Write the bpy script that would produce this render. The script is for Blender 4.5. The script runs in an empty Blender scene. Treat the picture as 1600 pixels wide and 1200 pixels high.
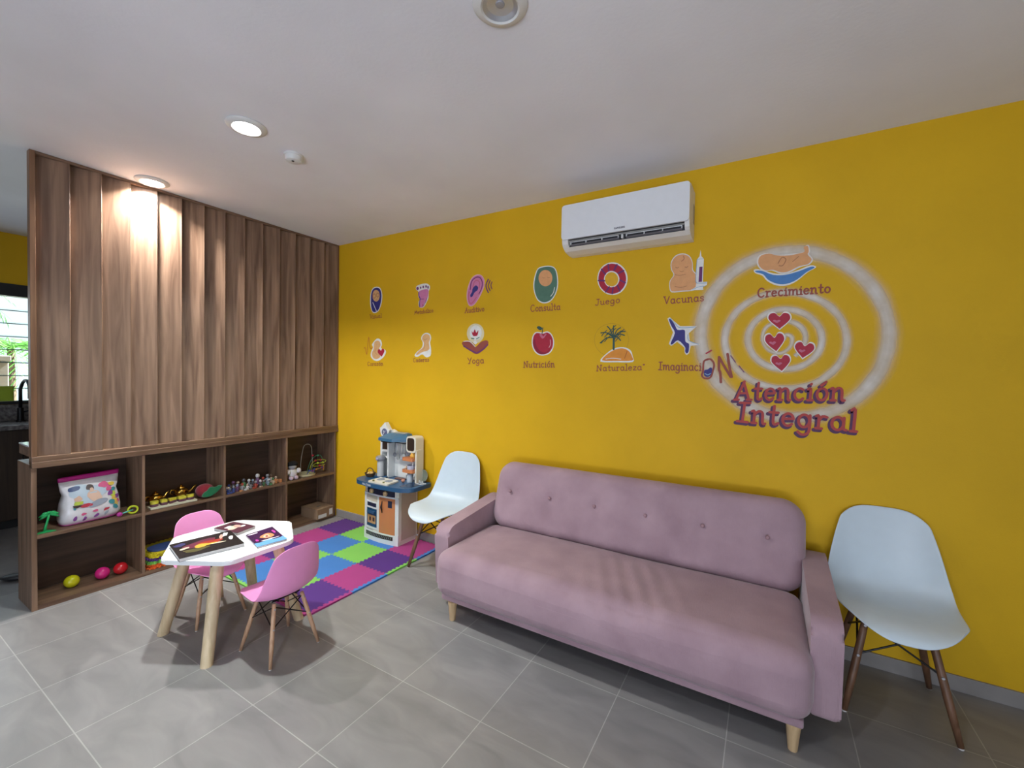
import bpy, bmesh, math, random
from mathutils import Vector, Matrix
random.seed(7)
SC = bpy.context.scene
COL = SC.collection
PI = math.pi

# ------------------------------------------------------------------ camera
cam_d = bpy.data.cameras.new('camera')
cam = bpy.data.objects.new('camera', cam_d)
COL.objects.link(cam)
YAW, PITCH, ROLL = 2.10653, -0.02193, 0.01742
F_PX = 668.687
fwd = Vector((math.cos(YAW)*math.cos(PITCH), math.sin(YAW)*math.cos(PITCH), math.sin(PITCH)))
rgt = Vector((math.sin(YAW), -math.cos(YAW), 0))
upv = rgt.cross(fwd)
r2 = math.cos(ROLL)*rgt + math.sin(ROLL)*upv
u2 = -math.sin(ROLL)*rgt + math.cos(ROLL)*upv
cam.matrix_world = Matrix(((r2.x, u2.x, -fwd.x, 3.67359), (r2.y, u2.y, -fwd.y, -2.78947), (r2.z, u2.z, -fwd.z, 1.44934), (0, 0, 0, 1)))
cam_d.sensor_fit = 'HORIZONTAL'
cam_d.sensor_width = 36.0
cam_d.lens = F_PX*36.0/1600.0
cam_d.clip_start = 0.05
SC.camera = cam

# ------------------------------------------------------------------ view, world, lights
SC.view_settings.view_transform = 'Standard'
SC.view_settings.look = 'None'
SC.view_settings.gamma = 1.0
SC.view_settings.use_curve_mapping = False
SC.view_settings.exposure = 0.0
H = 2.70                      # ceiling height
world = bpy.data.worlds.new('daylight_sky')
SC.world = world
world.use_nodes = True
wb = world.node_tree.nodes['Background']
wb.inputs['Color'].default_value = (0.80, 0.92, 1.0, 1)
wb.inputs['Strength'].default_value = 1.5

sun_d = bpy.data.lights.new('sun', 'SUN'); sun_d.energy = 30.0; sun_d.angle = 0.01; sun_d.color = (1.0, 0.97, 0.92)
sun = bpy.data.objects.new('sun', sun_d); COL.objects.link(sun)
sun.rotation_euler = Vector((-0.05, -0.6, -0.75)).to_track_quat('-Z', 'Y').to_euler()
def area_light(name, loc, rot, sx, sy, watts, color, spread=PI):
    d = bpy.data.lights.new(name, 'AREA')
    d.shape = 'RECTANGLE'; d.size = sx; d.size_y = sy
    d.energy = watts; d.color = color; d.spread = spread
    o = bpy.data.objects.new(name, d); COL.objects.link(o)
    o.location = loc; o.rotation_euler = rot
    return o
def aim(o, target):
    o.rotation_euler = (Vector(target) - o.location).to_track_quat('-Z', 'Y').to_euler()

# daylight through the kitchen louvre window, the glazed door behind and the low opening on the right
area_light('daylight_kitchen_window', (-2.40, -2.3, 1.62), (0, -PI/2, 0), 0.95, 2.6, 7, (0.72, 0.86, 1.0))
dl = area_light('daylight_glazed_door', (3.4, -5.42, 1.45), (PI/2, 0, 0), 2.4, 1.7, 13, (0.75, 0.84, 1.0), spread=2.3)
aim(dl, (2.0, 0, 1.0))
db = area_light('daylight_ground_bounce', (3.8, -5.40, 0.35), (PI/2, 0, 0), 2.4, 0.6, 28, (0.82, 0.87, 1.0), spread=1.9)
aim(db, (2.4, -0.9, 2.7))
dr = area_light('daylight_right_opening', (6.42, -3.7, 0.75), (0, PI/2, 0), 1.5, 1.3, 4, (0.78, 0.88, 1.0), spread=2.2)
aim(dr, (3.4, 0, 1.7))

def disc_light(name, loc, watts, color, r=0.06, spread=2.4):
    d = bpy.data.lights.new(name, 'AREA')
    d.shape = 'DISK'; d.size = r*2; d.energy = watts; d.color = color; d.spread = spread
    o = bpy.data.objects.new(name, d); COL.objects.link(o); o.location = loc
    return o
disc_light('downlight_lamp', (1.348, -1.585, H-0.0175), 25, (0.93, 1.0, 0.97), r=0.035, spread=2.3)
disc_light('downlight_lamp', (2.868, -3.080, H-0.0175), 14, (0.94, 0.975, 1.0), r=0.04, spread=2.3)  # added lamp behind the viewpoint, unseen, brightens the sofa seat and floor
disc_light('downlight_lamp', (0.064, -1.552, H-0.0175), 29, (1.0, 0.97, 0.93), r=0.035, spread=2.3)

# ------------------------------------------------------------------ helpers
def link(o, parent=None):
    COL.objects.link(o)
    if parent is not None: o.parent = parent
    return o
def obj(name, bm, m, parent=None, smooth=False, autos=None):
    me = bpy.data.meshes.new(name)
    bmesh.ops.recalc_face_normals(bm, faces=bm.faces)
    bm.to_mesh(me); bm.free()
    if isinstance(m, (list, tuple)):
        for q in m: me.materials.append(q)
    else: me.materials.append(m)
    if smooth or autos:
        for p in me.polygons: p.use_smooth = True
    if autos:
        me.set_sharp_from_angle(angle=math.radians(autos))
    return link(bpy.data.objects.new(name, me), parent)
def tag(o, label, cat, group=None, kind=None):
    o['label'] = label; o['category'] = cat
    if group: o['group'] = group
    if kind: o['kind'] = kind
    return o
def empty(name, loc, label, cat, rz=0, group=None):
    o = bpy.data.objects.new(name, None); COL.objects.link(o)
    o.empty_display_size = 0.05
    o.location = loc; o.rotation_euler = (0, 0, rz)
    return tag(o, label, cat, group)
def struct(name, bm, m, parent=None, **k):
    o = obj(name, bm, m, parent, **k)
    if parent is None: o['kind'] = 'structure'
    return o
def copy_tree(o, parent=None):
    kids = list(o.children)
    c = o.copy(); COL.objects.link(c)
    if parent is not None: c.parent = parent
    for ch in kids: copy_tree(ch, c)
    return c
def B(): return bmesh.new()
def xform(vs, M):
    for v in vs: v.co = M @ v.co
def box(bm, x0, x1, y0, y1, z0, z1, bev=0.0, seg=2, M=None):
    r = bmesh.ops.create_cube(bm, size=1.0)
    vs = r['verts']
    for v in vs:
        v.co = Vector(((x0+x1)/2 + v.co.x*(x1-x0), (y0+y1)/2 + v.co.y*(y1-y0), (z0+z1)/2 + v.co.z*(z1-z0)))
    if bev > 0:
        es = list({e for v in vs for e in v.link_edges})
        rb = bmesh.ops.bevel(bm, geom=es, offset=bev, segments=seg, profile=0.5, affect='EDGES')
        vs = list({v for f in rb['faces'] for v in f.verts})
    if M is not None: xform(vs, M)
    return vs
def rbox(bm, c, s, r, n=6, puff=(0, 0, 0), M=None):
    """rounded cushion-like box, puff = bulge of each axis' faces"""
    hx, hy, hz = s[0]/2, s[1]/2, s[2]/2
    h = (hx, hy, hz)
    def params(L, r):
        a = [-L + r*(1-math.cos(PI/2*i/3)) for i in range(3)]
        b = [(-L+r) + (2*L-2*r)*i/n for i in range(n+1)]
        return a + b + [-q for q in reversed(a)]
    P = [params(h[k], min(r, h[k]*0.999)) for k in range(3)]
    new = {}
    def vert(p):
        key = tuple(round(q, 6) for q in p)
        if key in new: return new[key]
        rr = [min(r, h[k]*0.999) for k in range(3)]
        q = [max(-(h[k]-rr[k]), min(h[k]-rr[k], p[k])) for k in range(3)]
        d = Vector([(p[k]-q[k])/rr[k] for k in range(3)])
        if d.length > 1e-9:
            d = d.normalized()
        co = Vector([q[k] + d[k]*rr[k] for k in range(3)])
        u = [max(-1, min(1, p[k]/h[k])) for k in range(3)]
        for k in range(3):
            if puff[k]:
                o = [j for j in range(3) if j != k]
                co[k] += puff[k]*u[k]*(1-u[o[0]]**2)*(1-u[o[1]]**2)
        co += Vector(c)
        if M is not None: co = M @ co
        new[key] = bm.verts.new(co)
        return new[key]
    for k in range(3):
        a, b = [j for j in range(3) if j != k]
        for sgn in (-1, 1):
            for i in range(len(P[a])-1):
                for j in range(len(P[b])-1):
                    quad = []
                    for (ii, jj) in ((i, j), (i+1, j), (i+1, j+1), (i, j+1)):
                        p = [0, 0, 0]; p[k] = sgn*h[k]; p[a] = P[a][ii]; p[b] = P[b][jj]
                        quad.append(vert(p))
                    if len(set(quad)) == 4:
                        try: bm.faces.new(quad)
                        except ValueError: pass
    return list(new.values())
def cyl(bm, p0, p1, r0, r1=None, seg=16, caps=True):
    if r1 is None: r1 = r0
    p0, p1 = Vector(p0), Vector(p1)
    d = (p1-p0).normalized()
    a = d.orthogonal().normalized(); b = d.cross(a)
    R0 = [bm.verts.new(p0 + (a*math.cos(2*PI*i/seg) + b*math.sin(2*PI*i/seg))*r0) for i in range(seg)]
    R1 = [bm.verts.new(p1 + (a*math.cos(2*PI*i/seg) + b*math.sin(2*PI*i/seg))*r1) for i in range(seg)]
    for i in range(seg):
        bm.faces.new((R0[i], R0[(i+1) % seg], R1[(i+1) % seg], R1[i]))
    if caps:
        bm.faces.new(R0); bm.faces.new(R1)
    return R0 + R1
def tube(bm, pts, r, seg=8, closed=False):
    pts = [Vector(p) for p in pts]
    n = len(pts); rings = []
    prev = None
    for i, p in enumerate(pts):
        if closed: t = pts[(i+1) % n] - pts[i-1]
        else: t = pts[min(i+1, n-1)] - pts[max(i-1, 0)]
        t.normalize()
        a = t.orthogonal().normalized() if prev is None else (prev - t*prev.dot(t)).normalized()
        prev = a; b = t.cross(a)
        rr = r[i] if isinstance(r, (list, tuple)) else r
        rings.append([bm.verts.new(p + (a*math.cos(2*PI*k/seg) + b*math.sin(2*PI*k/seg))*rr) for k in range(seg)])
    m = n if closed else n-1
    for i in range(m):
        A, Bq = rings[i], rings[(i+1) % n]
        for k in range(seg):
            bm.faces.new((A[k], A[(k+1) % seg], Bq[(k+1) % seg], Bq[k]))
    if not closed:
        bm.faces.new(rings[0]); bm.faces.new(rings[-1])
def lathe(bm, prof, seg=24, M=None, ax=(0, 0)):
    rings = []
    for r, z in prof:
        if r < 1e-6: rings.append([bm.verts.new((ax[0], ax[1], z))])
        else: rings.append([bm.verts.new((ax[0]+r*math.cos(2*PI*i/seg), ax[1]+r*math.sin(2*PI*i/seg), z)) for i in range(seg)])
    for A, Bq in zip(rings, rings[1:]):
        for i in range(seg):
            j = (i+1) % seg
            if len(A) == 1 and len(Bq) == 1: continue
            if len(A) == 1: bm.faces.new((A[0], Bq[j], Bq[i]))
            elif len(Bq) == 1: bm.faces.new((A[i], A[j], Bq[0]))
            else: bm.faces.new((A[i], A[j], Bq[j], Bq[i]))
    vs = [v for R_ in rings for v in R_]
    if M is not None: xform(vs, M)
    return vs
def prism(bm, poly, z0, z1, f=lambda x, y, z: (x, y, z)):
    A = [bm.verts.new(f(x, y, z0)) for x, y in poly]
    Bq = [bm.verts.new(f(x, y, z1)) for x, y in poly]
    n = len(poly)
    bm.faces.new(A[::-1]); bm.faces.new(Bq)
    for i in range(n): bm.faces.new((A[i], A[(i+1) % n], Bq[(i+1) % n], Bq[i]))
    return A + Bq
def ball(bm, c, s, seg=20, rings=12, M=None):
    r = bmesh.ops.create_uvsphere(bm, u_segments=seg, v_segments=rings, radius=1.0)
    for v in r['verts']:
        v.co = Vector((c[0]+v.co.x*s[0], c[1]+v.co.y*s[1], c[2]+v.co.z*s[2]))
        if M is not None: v.co = M @ v.co
    return r['verts']
def catmull(pts, closed=False, k=4):
    P = [Vector(p) for p in pts]; n = len(P); out = []
    if n < 3: return P
    for i in range(n if closed else n-1):
        if closed: a, b, c, d = P[i-1], P[i], P[(i+1) % n], P[(i+2) % n]
        else: a, b, c, d = P[max(i-1, 0)], P[i], P[i+1], P[min(i+2, n-1)]
        for j in range(k):
            t = j/k
            out.append(0.5*((2*b) + (c-a)*t + (2*a-5*b+4*c-d)*t*t + (3*b-a-3*c+d)*t**3))
    if not closed: out.append(P[-1])
    return out
def roundpoly(pts, r, k=4):
    """round the corners of a 2D polygon"""
    out = []; n = len(pts)
    for i in range(n):
        p, a, b = Vector(pts[i]), Vector(pts[i-1]), Vector(pts[(i+1) % n])
        da, db = (a-p).normalized(), (b-p).normalized()
        p0, p1 = p+da*r, p+db*r
        for j in range(k+1):
            t = j/k
            out.append(tuple(p0*(1-t)**2 + p*2*t*(1-t) + p1*t*t))
    return out

# ------------------------------------------------------------------ materials
def lin(c):
    return tuple(((v/255)/12.92 if v <= 10 else (((v/255)+0.055)/1.055)**2.4) for v in c)
_m = {}
def mat(name, col, rough=0.5, noise=0.0, nscale=20.0, metal=0.0, bump=0.0, bscale=200.0, spec=0.5, coat=0.0, stretch=(1, 1, 1), trans=0.0, sheen=0.0):
    if name in _m: return _m[name]
    m = bpy.data.materials.new(name); _m[name] = m
    m.use_nodes = True
    nt = m.node_tree; p = nt.nodes['Principled BSDF']
    c = tuple(col)+(1,)
    p.inputs['Base Color'].default_value = c
    p.inputs['Roughness'].default_value = rough
    p.inputs['Metallic'].default_value = metal
    p.inputs['Specular IOR Level'].default_value = spec
    p.inputs['Coat Weight'].default_value = coat
    p.inputs['Transmission Weight'].default_value = trans
    p.inputs['Sheen Weight'].default_value = sheen
    tc = nt.nodes.new('ShaderNodeTexCoord')
    mp = nt.nodes.new('ShaderNodeMapping'); mp.inputs['Scale'].default_value = stretch
    nt.links.new(tc.outputs['Object'], mp.inputs['Vector'])
    n = nt.nodes.new('ShaderNodeTexNoise'); n.inputs['Scale'].default_value = nscale; n.inputs['Detail'].default_value = 4
    nt.links.new(mp.outputs['Vector'], n.inputs['Vector'])
    r = nt.nodes.new('ShaderNodeValToRGB')
    k = max(noise, 0.015)
    r.color_ramp.elements[0].position = 0.3; r.color_ramp.elements[1].position = 0.7
    r.color_ramp.elements[0].color = tuple(max(0, v*(1-k)) for v in col)+(1,)
    r.color_ramp.elements[1].color = tuple(min(1, v*(1+k)) for v in col)+(1,)
    nt.links.new(n.outputs['Fac'], r.inputs['Fac']); nt.links.new(r.outputs['Color'], p.inputs['Base Color'])
    if bump > 0:
        n2 = nt.nodes.new('ShaderNodeTexNoise'); n2.inputs['Scale'].default_value = bscale; n2.inputs['Detail'].default_value = 3
        nt.links.new(tc.outputs['Object'], n2.inputs['Vector'])
        bp = nt.nodes.new('ShaderNodeBump'); bp.inputs['Strength'].default_value = bump; bp.inputs['Distance'].default_value = 0.004
        nt.links.new(n2.outputs['Fac'], bp.inputs['Height']); nt.links.new(bp.outputs['Normal'], p.inputs['Normal'])
    return m
def wood(name, dark, light, axis='z', fine=26.0, long=1.6, rough=0.45, contrast=(0.32, 0.68), rnd=True):
    if name in _m: return _m[name]
    m = bpy.data.materials.new(name); _m[name] = m
    m.use_nodes = True
    nt = m.node_tree; p = nt.nodes['Principled BSDF']; p.inputs['Roughness'].default_value = rough
    tc = nt.nodes.new('ShaderNodeTexCoord'); oi = nt.nodes.new('ShaderNodeObjectInfo')
    add = nt.nodes.new('ShaderNodeVectorMath'); add.operation = 'MULTIPLY_ADD'
    cmb = nt.nodes.new('ShaderNodeCombineXYZ')
    for k in range(3): nt.links.new(oi.outputs['Random'], cmb.inputs[k])
    add.inputs[1].default_value = (1, 1, 1)
    sc = nt.nodes.new('ShaderNodeVectorMath'); sc.operation = 'SCALE'; sc.inputs['Scale'].default_value = 13.0 if rnd else 0.0
    nt.links.new(cmb.outputs[0], sc.inputs[0])
    nt.links.new(tc.outputs['Object'], add.inputs[0]); nt.links.new(sc.outputs[0], add.inputs[2])
    mp = nt.nodes.new('ShaderNodeMapping')
    s = {'x': (long, fine, fine), 'y': (fine, long, fine), 'z': (fine, fine, long)}[axis]
    mp.inputs['Scale'].default_value = s
    nt.links.new(add.outputs[0], mp.inputs['Vector'])
    n = nt.nodes.new('ShaderNodeTexNoise'); n.inputs['Scale'].default_value = 1.0; n.inputs['Detail'].default_value = 6; n.inputs['Distortion'].default_value = 0.6
    nt.links.new(mp.outputs[0], n.inputs['Vector'])
    r = nt.nodes.new('ShaderNodeValToRGB')
    r.color_ramp.elements[0].position = contrast[0]; r.color_ramp.elements[1].position = contrast[1]
    r.color_ramp.elements[0].color = tuple(dark)+(1,); r.color_ramp.elements[1].color = tuple(light)+(1,)
    nt.links.new(n.outputs['Fac'], r.inputs['Fac'])
    nt.links.new(r.outputs['Color'], p.inputs['Base Color'])
    bp = nt.nodes.new('ShaderNodeBump'); bp.inputs['Strength'].default_value = 0.08; bp.inputs['Distance'].default_value = 0.002
    nt.links.new(n.outputs['Fac'], bp.inputs['Height']); nt.links.new(bp.outputs['Normal'], p.inputs['Normal'])
    return m
def emis(name, col, s):
    m = bpy.data.materials.new(name); m.use_nodes = True
    p = m.node_tree.nodes['Principled BSDF']
    p.inputs['Base Color'].default_value = tuple(col)+(1,)
    p.inputs['Emission Color'].default_value = tuple(col)+(1,); p.inputs['Emission Strength'].default_value = s
    return m

YELLOW = mat('yellow_wall_paint', (0.70, 0.412, 0.010), 0.6, spec=0.25, noise=0.05, nscale=2.2, bump=0.12, bscale=160)
CEIL = mat('ceiling_plaster', (0.80, 0.80, 0.85), 0.8, noise=0.05, nscale=1.6, bump=0.15, bscale=60)
WHITE_WALL = mat('white_wall_paint', (0.42, 0.42, 0.43), 0.7, noise=0.03, nscale=2)
WALNUT_Z = wood('walnut_upright', (0.118, 0.064, 0.038), (0.290, 0.180, 0.118), 'z')
WALNUT_Y = wood('walnut_lengthwise', (0.105, 0.056, 0.034), (0.235, 0.142, 0.090), 'y')
WALNUT_SHADED = wood('walnut_shade_tone', (0.042, 0.024, 0.016), (0.110, 0.066, 0.044), 'y', fine=14, long=1.0)  # same walnut made darker: shade inside the shelves put into the colour
BEECH = wood('beech', (0.50, 0.33, 0.17), (0.66, 0.47, 0.27), 'z', fine=60, long=4)
BEECH_PALE = wood('pale_pine', (0.55, 0.42, 0.25), (0.70, 0.56, 0.37), 'z', fine=50, long=4)
OAK_DARK = wood('brown_stained_beech', (0.12, 0.056, 0.028), (0.20, 0.10, 0.055), 'z', fine=60, long=4)
BLACK_METAL = mat('black_metal', (0.012, 0.012, 0.014), 0.4, metal=0.6)
BLACK_PL = mat('black_plastic', (0.015, 0.015, 0.018), 0.45)
WHITE_PL = mat('white_plastic', (0.80, 0.82, 0.83), 0.35)

# ------------------------------------------------------------------ floor with large square tiles
def floor_material():
    m = bpy.data.materials.new('grey_porcelain_tile'); m.use_nodes = True
    nt = m.node_tree; p = nt.nodes['Principled BSDF']
    tc = nt.nodes.new('ShaderNodeTexCoord')
    mp = nt.nodes.new('ShaderNodeMapping'); mp.inputs['Location'].default_value = (-3.572+0.443*20, 0.8885+0.4475*20, 0)
    nt.links.new(tc.outputs['Object'], mp.inputs['Vector'])
    br = nt.nodes.new('ShaderNodeTexBrick')
    br.offset = 0.0; br.squash = 1.0
    br.inputs['Scale'].default_value = 1.0; br.inputs['Brick Width'].default_value = 0.443; br.inputs['Row Height'].default_value = 0.4475
    br.inputs['Mortar Size'].default_value = 0.0022; br.inputs['Mortar Smooth'].default_value = 0.2; br.inputs['Bias'].default_value = 0.0
    br.inputs['Color1'].default_value = (0.225, 0.217, 0.216, 1); br.inputs['Color2'].default_value = (0.262, 0.255, 0.254, 1)
    br.inputs['Mortar'].default_value = (0.40, 0.39, 0.38, 1)
    nt.links.new(mp.outputs[0], br.inputs['Vector'])
    n = nt.nodes.new('ShaderNodeTexNoise'); n.inputs['Scale'].default_value = 3.2; n.inputs['Detail'].default_value = 7; n.inputs['Distortion'].default_value = 0.8
    mp2 = nt.nodes.new('ShaderNodeMapping'); mp2.inputs['Rotation'].default_value = (0, 0, 0.5); mp2.inputs['Scale'].default_value = (1, 2.6, 1)
    nt.links.new(tc.outputs['Object'], mp2.inputs['Vector']); nt.links.new(mp2.outputs[0], n.inputs['Vector'])
    r = nt.nodes.new('ShaderNodeValToRGB'); r.color_ramp.elements[0].position = 0.3; r.color_ramp.elements[1].position = 0.72
    r.color_ramp.elements[0].color = (0.80, 0.80, 0.81, 1); r.color_ramp.elements[1].color = (1.16, 1.15, 1.14, 1)
    nt.links.new(n.outputs['Fac'], r.inputs['Fac'])
    mx = nt.nodes.new('ShaderNodeMix'); mx.data_type = 'RGBA'; mx.blend_type = 'MULTIPLY'; mx.inputs['Factor'].default_value = 1
    nt.links.new(br.outputs['Color'], mx.inputs['A']); nt.links.new(r.outputs['Color'], mx.inputs['B'])
    nt.links.new(mx.outputs['Result'], p.inputs['Base Color'])
    p.inputs['Roughness'].default_value = 0.34
    bp = nt.nodes.new('ShaderNodeBump'); bp.inputs['Strength'].default_value = 0.25; bp.inputs['Distance'].default_value = 0.002; bp.invert = True
    nt.links.new(br.outputs['Fac'], bp.inputs['Height']); nt.links.new(bp.outputs['Normal'], p.inputs['Normal'])
    return m
X0, X1, Y0, Y1 = -2.5, 6.5, -5.5, 0.0
bm = B(); box(bm, X0-0.1, X1+0.1, Y0-0.1, Y1+0.1, -0.1, 0.0)
struct('floor', bm, floor_material())
bm = B(); box(bm, X0-0.1, X1+0.1, Y0-0.1, Y1+0.1, H, H+0.1)
struct('ceiling', bm, CEIL)
bm = B(); box(bm, X0-0.1, X1+0.1, 0.0, 0.1, 0, H)
struct('wall_back', bm, YELLOW)
def wall_x(name, x0, x1, ya, yb, za, zb, m):            # wall in a plane x = const with one opening
    bm = B()
    box(bm, x0, x1, Y0, ya, 0, H); box(bm, x0, x1, yb, Y1, 0, H)
    box(bm, x0, x1, ya, yb, zb, H)
    if za > 0.01: box(bm, x0, x1, ya, yb, 0, za)
    return struct(name, bm, m)
WIN = (-3.7, -0.9, 1.085, 2.225)
wall_x('wall_left', X0-0.1, X0, WIN[0], WIN[1], WIN[2], WIN[3], YELLOW)
wall_x('wall_right', X1, X1+0.1, -4.5, -3.0, 0.0, 1.7, WHITE_WALL)
bm = B()
box(bm, X0, 2.1, Y0-0.1, Y0, 0, H); box(bm, 4.7, X1, Y0-0.1, Y0, 0, H); box(bm, 2.1, 4.7, Y0-0.1, Y0, 2.4, H)
struct('wall_front', bm, WHITE_WALL)
TILE_SKIRT = mat('grey_skirting_tile', (0.27, 0.25, 0.24), 0.4, noise=0.12, nscale=6)
bm = B(); box(bm, 0.0, X1, -0.011, 0.0, 0, 0.073, 0.0015)
struct('baseboard_back', bm, TILE_SKIRT)
bm = B(); box(bm, X0, -0.3, -0.011, 0.0, 0, 0.073, 0.0015)
struct('baseboard_kitchen', bm, TILE_SKIRT)

# ------------------------------------------------------------------ kitchen window with glass louvres
FRAME = mat('dark_window_frame', (0.018, 0.018, 0.02), 0.5)
def glass(name, tint, amount):
    m = bpy.data.materials.new(name); m.use_nodes = True
    nt = m.node_tree; out = nt.nodes['Material Output']; nt.nodes.remove(nt.nodes['Principled BSDF'])
    t = nt.nodes.new('ShaderNodeBsdfTransparent'); t.inputs['Color'].default_value = tuple(tint)+(1,)
    g = nt.nodes.new('ShaderNodeBsdfGlossy'); g.inputs['Roughness'].default_value = 0.05
    f = nt.nodes.new('ShaderNodeFresnel'); f.inputs['IOR'].default_value = 1.35
    mx = nt.nodes.new('ShaderNodeMixShader')
    nt.links.new(f.outputs[0], mx.inputs[0]); nt.links.new(t.outputs[0], mx.inputs[1]); nt.links.new(g.outputs[0], mx.inputs[2])
    nt.links.new(mx.outputs[0], out.inputs['Surface'])
    return m
GLASS = glass('clear_louvre_glass', (0.93, 0.97, 0.96), 0.1)
EDGE = mat('louvre_dark_edge', (0.06, 0.10, 0.10), 0.3)
w = bpy.data.objects.new('window_1', None); COL.objects.link(w); w.location = (X0, (WIN[0]+WIN[1])/2, WIN[2]); w['kind'] = 'structure'
hy = (WIN[1]-WIN[0])/2; hz = WIN[3]-WIN[2]
bm = B()
box(bm, -0.09, 0.02, -hy, hy, hz-0.115, hz, 0.004); box(bm, -0.09, 0.02, -hy, hy, 0, 0.03, 0.004)
for yy in (-hy, -0.02, hy-0.04): box(bm, -0.09, 0.02, yy, yy+0.04, 0.03, hz-0.115, 0.003)
struct('window_frame', bm, FRAME, w)
ph = (hz-0.115-0.03)/8
for i in range(8):
    z = 0.03+ph*i
    M = Matrix.Translation((-0.035, 0, z+ph/2)) @ Matrix.Rotation(0.09, 4, 'Y')
    for s in (-1, 1):
        y0, y1 = (-hy+0.04, -0.022) if s < 0 else (0.022, hy-0.04)
        bm = B(); box(bm, -0.003, 0.003, y0, y1, -ph/2-0.006, ph/2+0.006, M=M)
        g = struct('louvre_pane', bm, GLASS, w)
        bm = B(); box(bm, -0.004, 0.004, y0, y1, -ph/2-0.012, -ph/2-0.004, M=M)
        struct('pane_edge', bm, EDGE, g)

# ------------------------------------------------------------------ slatted wooden partition
WOOD_FRAME_Z = wood('walnut_frame_upright', (0.13, 0.06, 0.03), (0.24, 0.13, 0.07), 'z')
pt = empty('slatted_partition', (0, 0, 0), 'tall walnut partition of tilted vertical boards in a frame, standing on the toy bookcase', 'partition')
ZB, ZT = 0.916, 2.682
bm = B(); box(bm, -0.050, 0.0, -2.080, -2.056, ZB, H-0.001, 0.002); obj('frame_post', bm, WOOD_FRAME_Z, pt)
bm = B(); box(bm, -0.050, 0.0, -0.020, -0.001, ZB, H-0.001, 0.002); obj('frame_post', bm, WOOD_FRAME_Z, pt)
bm = B(); box(bm, -0.050, 0.0, -2.056, -0.020, ZT, H-0.001, 0.002); obj('top_rail', bm, WALNUT_Y, pt)
bm = B(); box(bm, -0.050, 0.006, -2.080, -0.001, 0.872, ZB, 0.003); box(bm, -0.04, 0.010, -2.080, -0.001, 0.850, 0.886, 0.003); obj('bottom_rail', bm, WALNUT_Y, pt)
nb = 14; bw = (2.056-0.020)/nb
for i in range(nb):
    y0 = -2.056+bw*i; y1 = y0+bw
    poly = [(-0.0455, y0), (-0.0455, y0+0.004), (-0.030, y1-0.0008), (-0.002, y1-0.0008), (0.0005, y1-0.004), (-0.002, y1-0.010), (-0.0400, y0+0.001), (-0.0425, y0)]
    bm = B(); prism(bm, poly, ZB, ZT)
    obj('board', bm, WALNUT_Z, pt)
bm = B(); box(bm, -0.050, -0.046, -2.056, -0.020, ZB, ZT); obj('backing_panel', bm, WALNUT_Z, pt)

# ------------------------------------------------------------------ bookcase under it
bc = empty('bookcase', (0, 0, 0), 'long low walnut bookcase with eight open compartments holding toys, under the partition', 'bookcase')
FX, BX = -0.011, -0.300
def bpart(name, m, *a, bev=0.0012):
    bm = B(); box(bm, *a, bev); return obj(name, bm, m, bc)
bpart('side_panel', WALNUT_Z, BX, FX, -2.080, -2.056, 0, 0.868)
bpart('side_panel', WALNUT_Z, BX, FX, -0.030, -0.013, 0, 0.868)
DV = [-1.552, -1.036, -0.523]
for y in DV: bpart('divider', WALNUT_Z, BX+0.012, FX-0.001, y-0.0085, y+0.0085, 0.026, 0.848)
bpart('base_board', WALNUT_Y, BX+0.012, FX-0.002, -2.056, -0.030, 0.0, 0.026)
bpart('top_board', WALNUT_Y, BX, FX, -2.056, -0.030, 0.849, 0.868)
bays = [(-2.056, DV[0]-0.0085), (DV[0]+0.0085, DV[1]-0.0085), (DV[1]+0.0085, DV[2]-0.0085), (DV[2]+0.0085, -0.030)]
for a, b in bays: bpart('shelf', WALNUT_Y, BX+0.012, FX-0.002, a, b, 0.425, 0.446)
bpart('back_panel', WALNUT_SHADED, BX, BX+0.011, -2.056, -0.030, 0.026, 0.849, bev=0)
SH = 0.446; BS = 0.026

# bar counter slab behind the partition
ct = empty('bar_counter', (-0.15, -1.04, 0.868), 'pale topped bar counter slab with wooden edge behind the partition', 'counter')
LAM = mat('pale_laminate', (0.78, 0.78, 0.80), 0.12)
bm = B(); box(bm, -0.110, 0.098, -1.040, 1.0, 0.047, 0.104, 0.002); obj('edge_board', bm, WOOD_FRAME_Z if False else WALNUT_Y, ct)
bm = B(); box(bm, -0.112, 0.098, -1.041, 1.0, 0.1045, 0.112, 0.001); obj('top_surface', bm, LAM, ct)
bm = B(); box(bm, -0.08, 0.095, -0.99, 0.98, 0.0005, 0.047); obj('support_rail', bm, OAK_DARK, ct)

# ------------------------------------------------------------------ kitchen unit behind
kc = empty('kitchen_cabinet', (-2.25, -2.3, 0), 'dark brown kitchen base cabinet beneath the louvred window', 'cabinet')
DKB = wood('dark_cabinet_wood', (0.030, 0.018, 0.012), (0.055, 0.034, 0.022), 'z')
bm = B(); box(bm, -0.24, 0.20, -1.9, 1.9, 0.08, 0.885, 0.003); obj('body', bm, DKB, kc)
bm = B(); box(bm, -0.24, 0.14, -1.88, 1.88, 0.0, 0.08); obj('plinth', bm, BLACK_PL, kc)
for i in range(6):
    y0 = -1.89+0.63*i
    bm = B(); box(bm, 0.201, 0.219, y0+0.004, y0+0.626, 0.09, 0.88, 0.002); d = obj('cabinet_door', bm, DKB, kc)
    bm = B(); tube(bm, [(0.219, y0+0.56, 0.62), (0.245, y0+0.56, 0.62), (0.245, y0+0.56, 0.78), (0.219, y0+0.56, 0.78)], 0.005); obj('door_handle', bm, BLACK_METAL, d)
GRAN = mat('grey_granite', (0.17, 0.16, 0.16), 0.25, noise=0.5, nscale=40)
kt = empty('kitchen_worktop', (-2.25, -2.3, 0.885), 'grey granite worktop with upstand on the dark kitchen cabinet', 'worktop')
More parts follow.
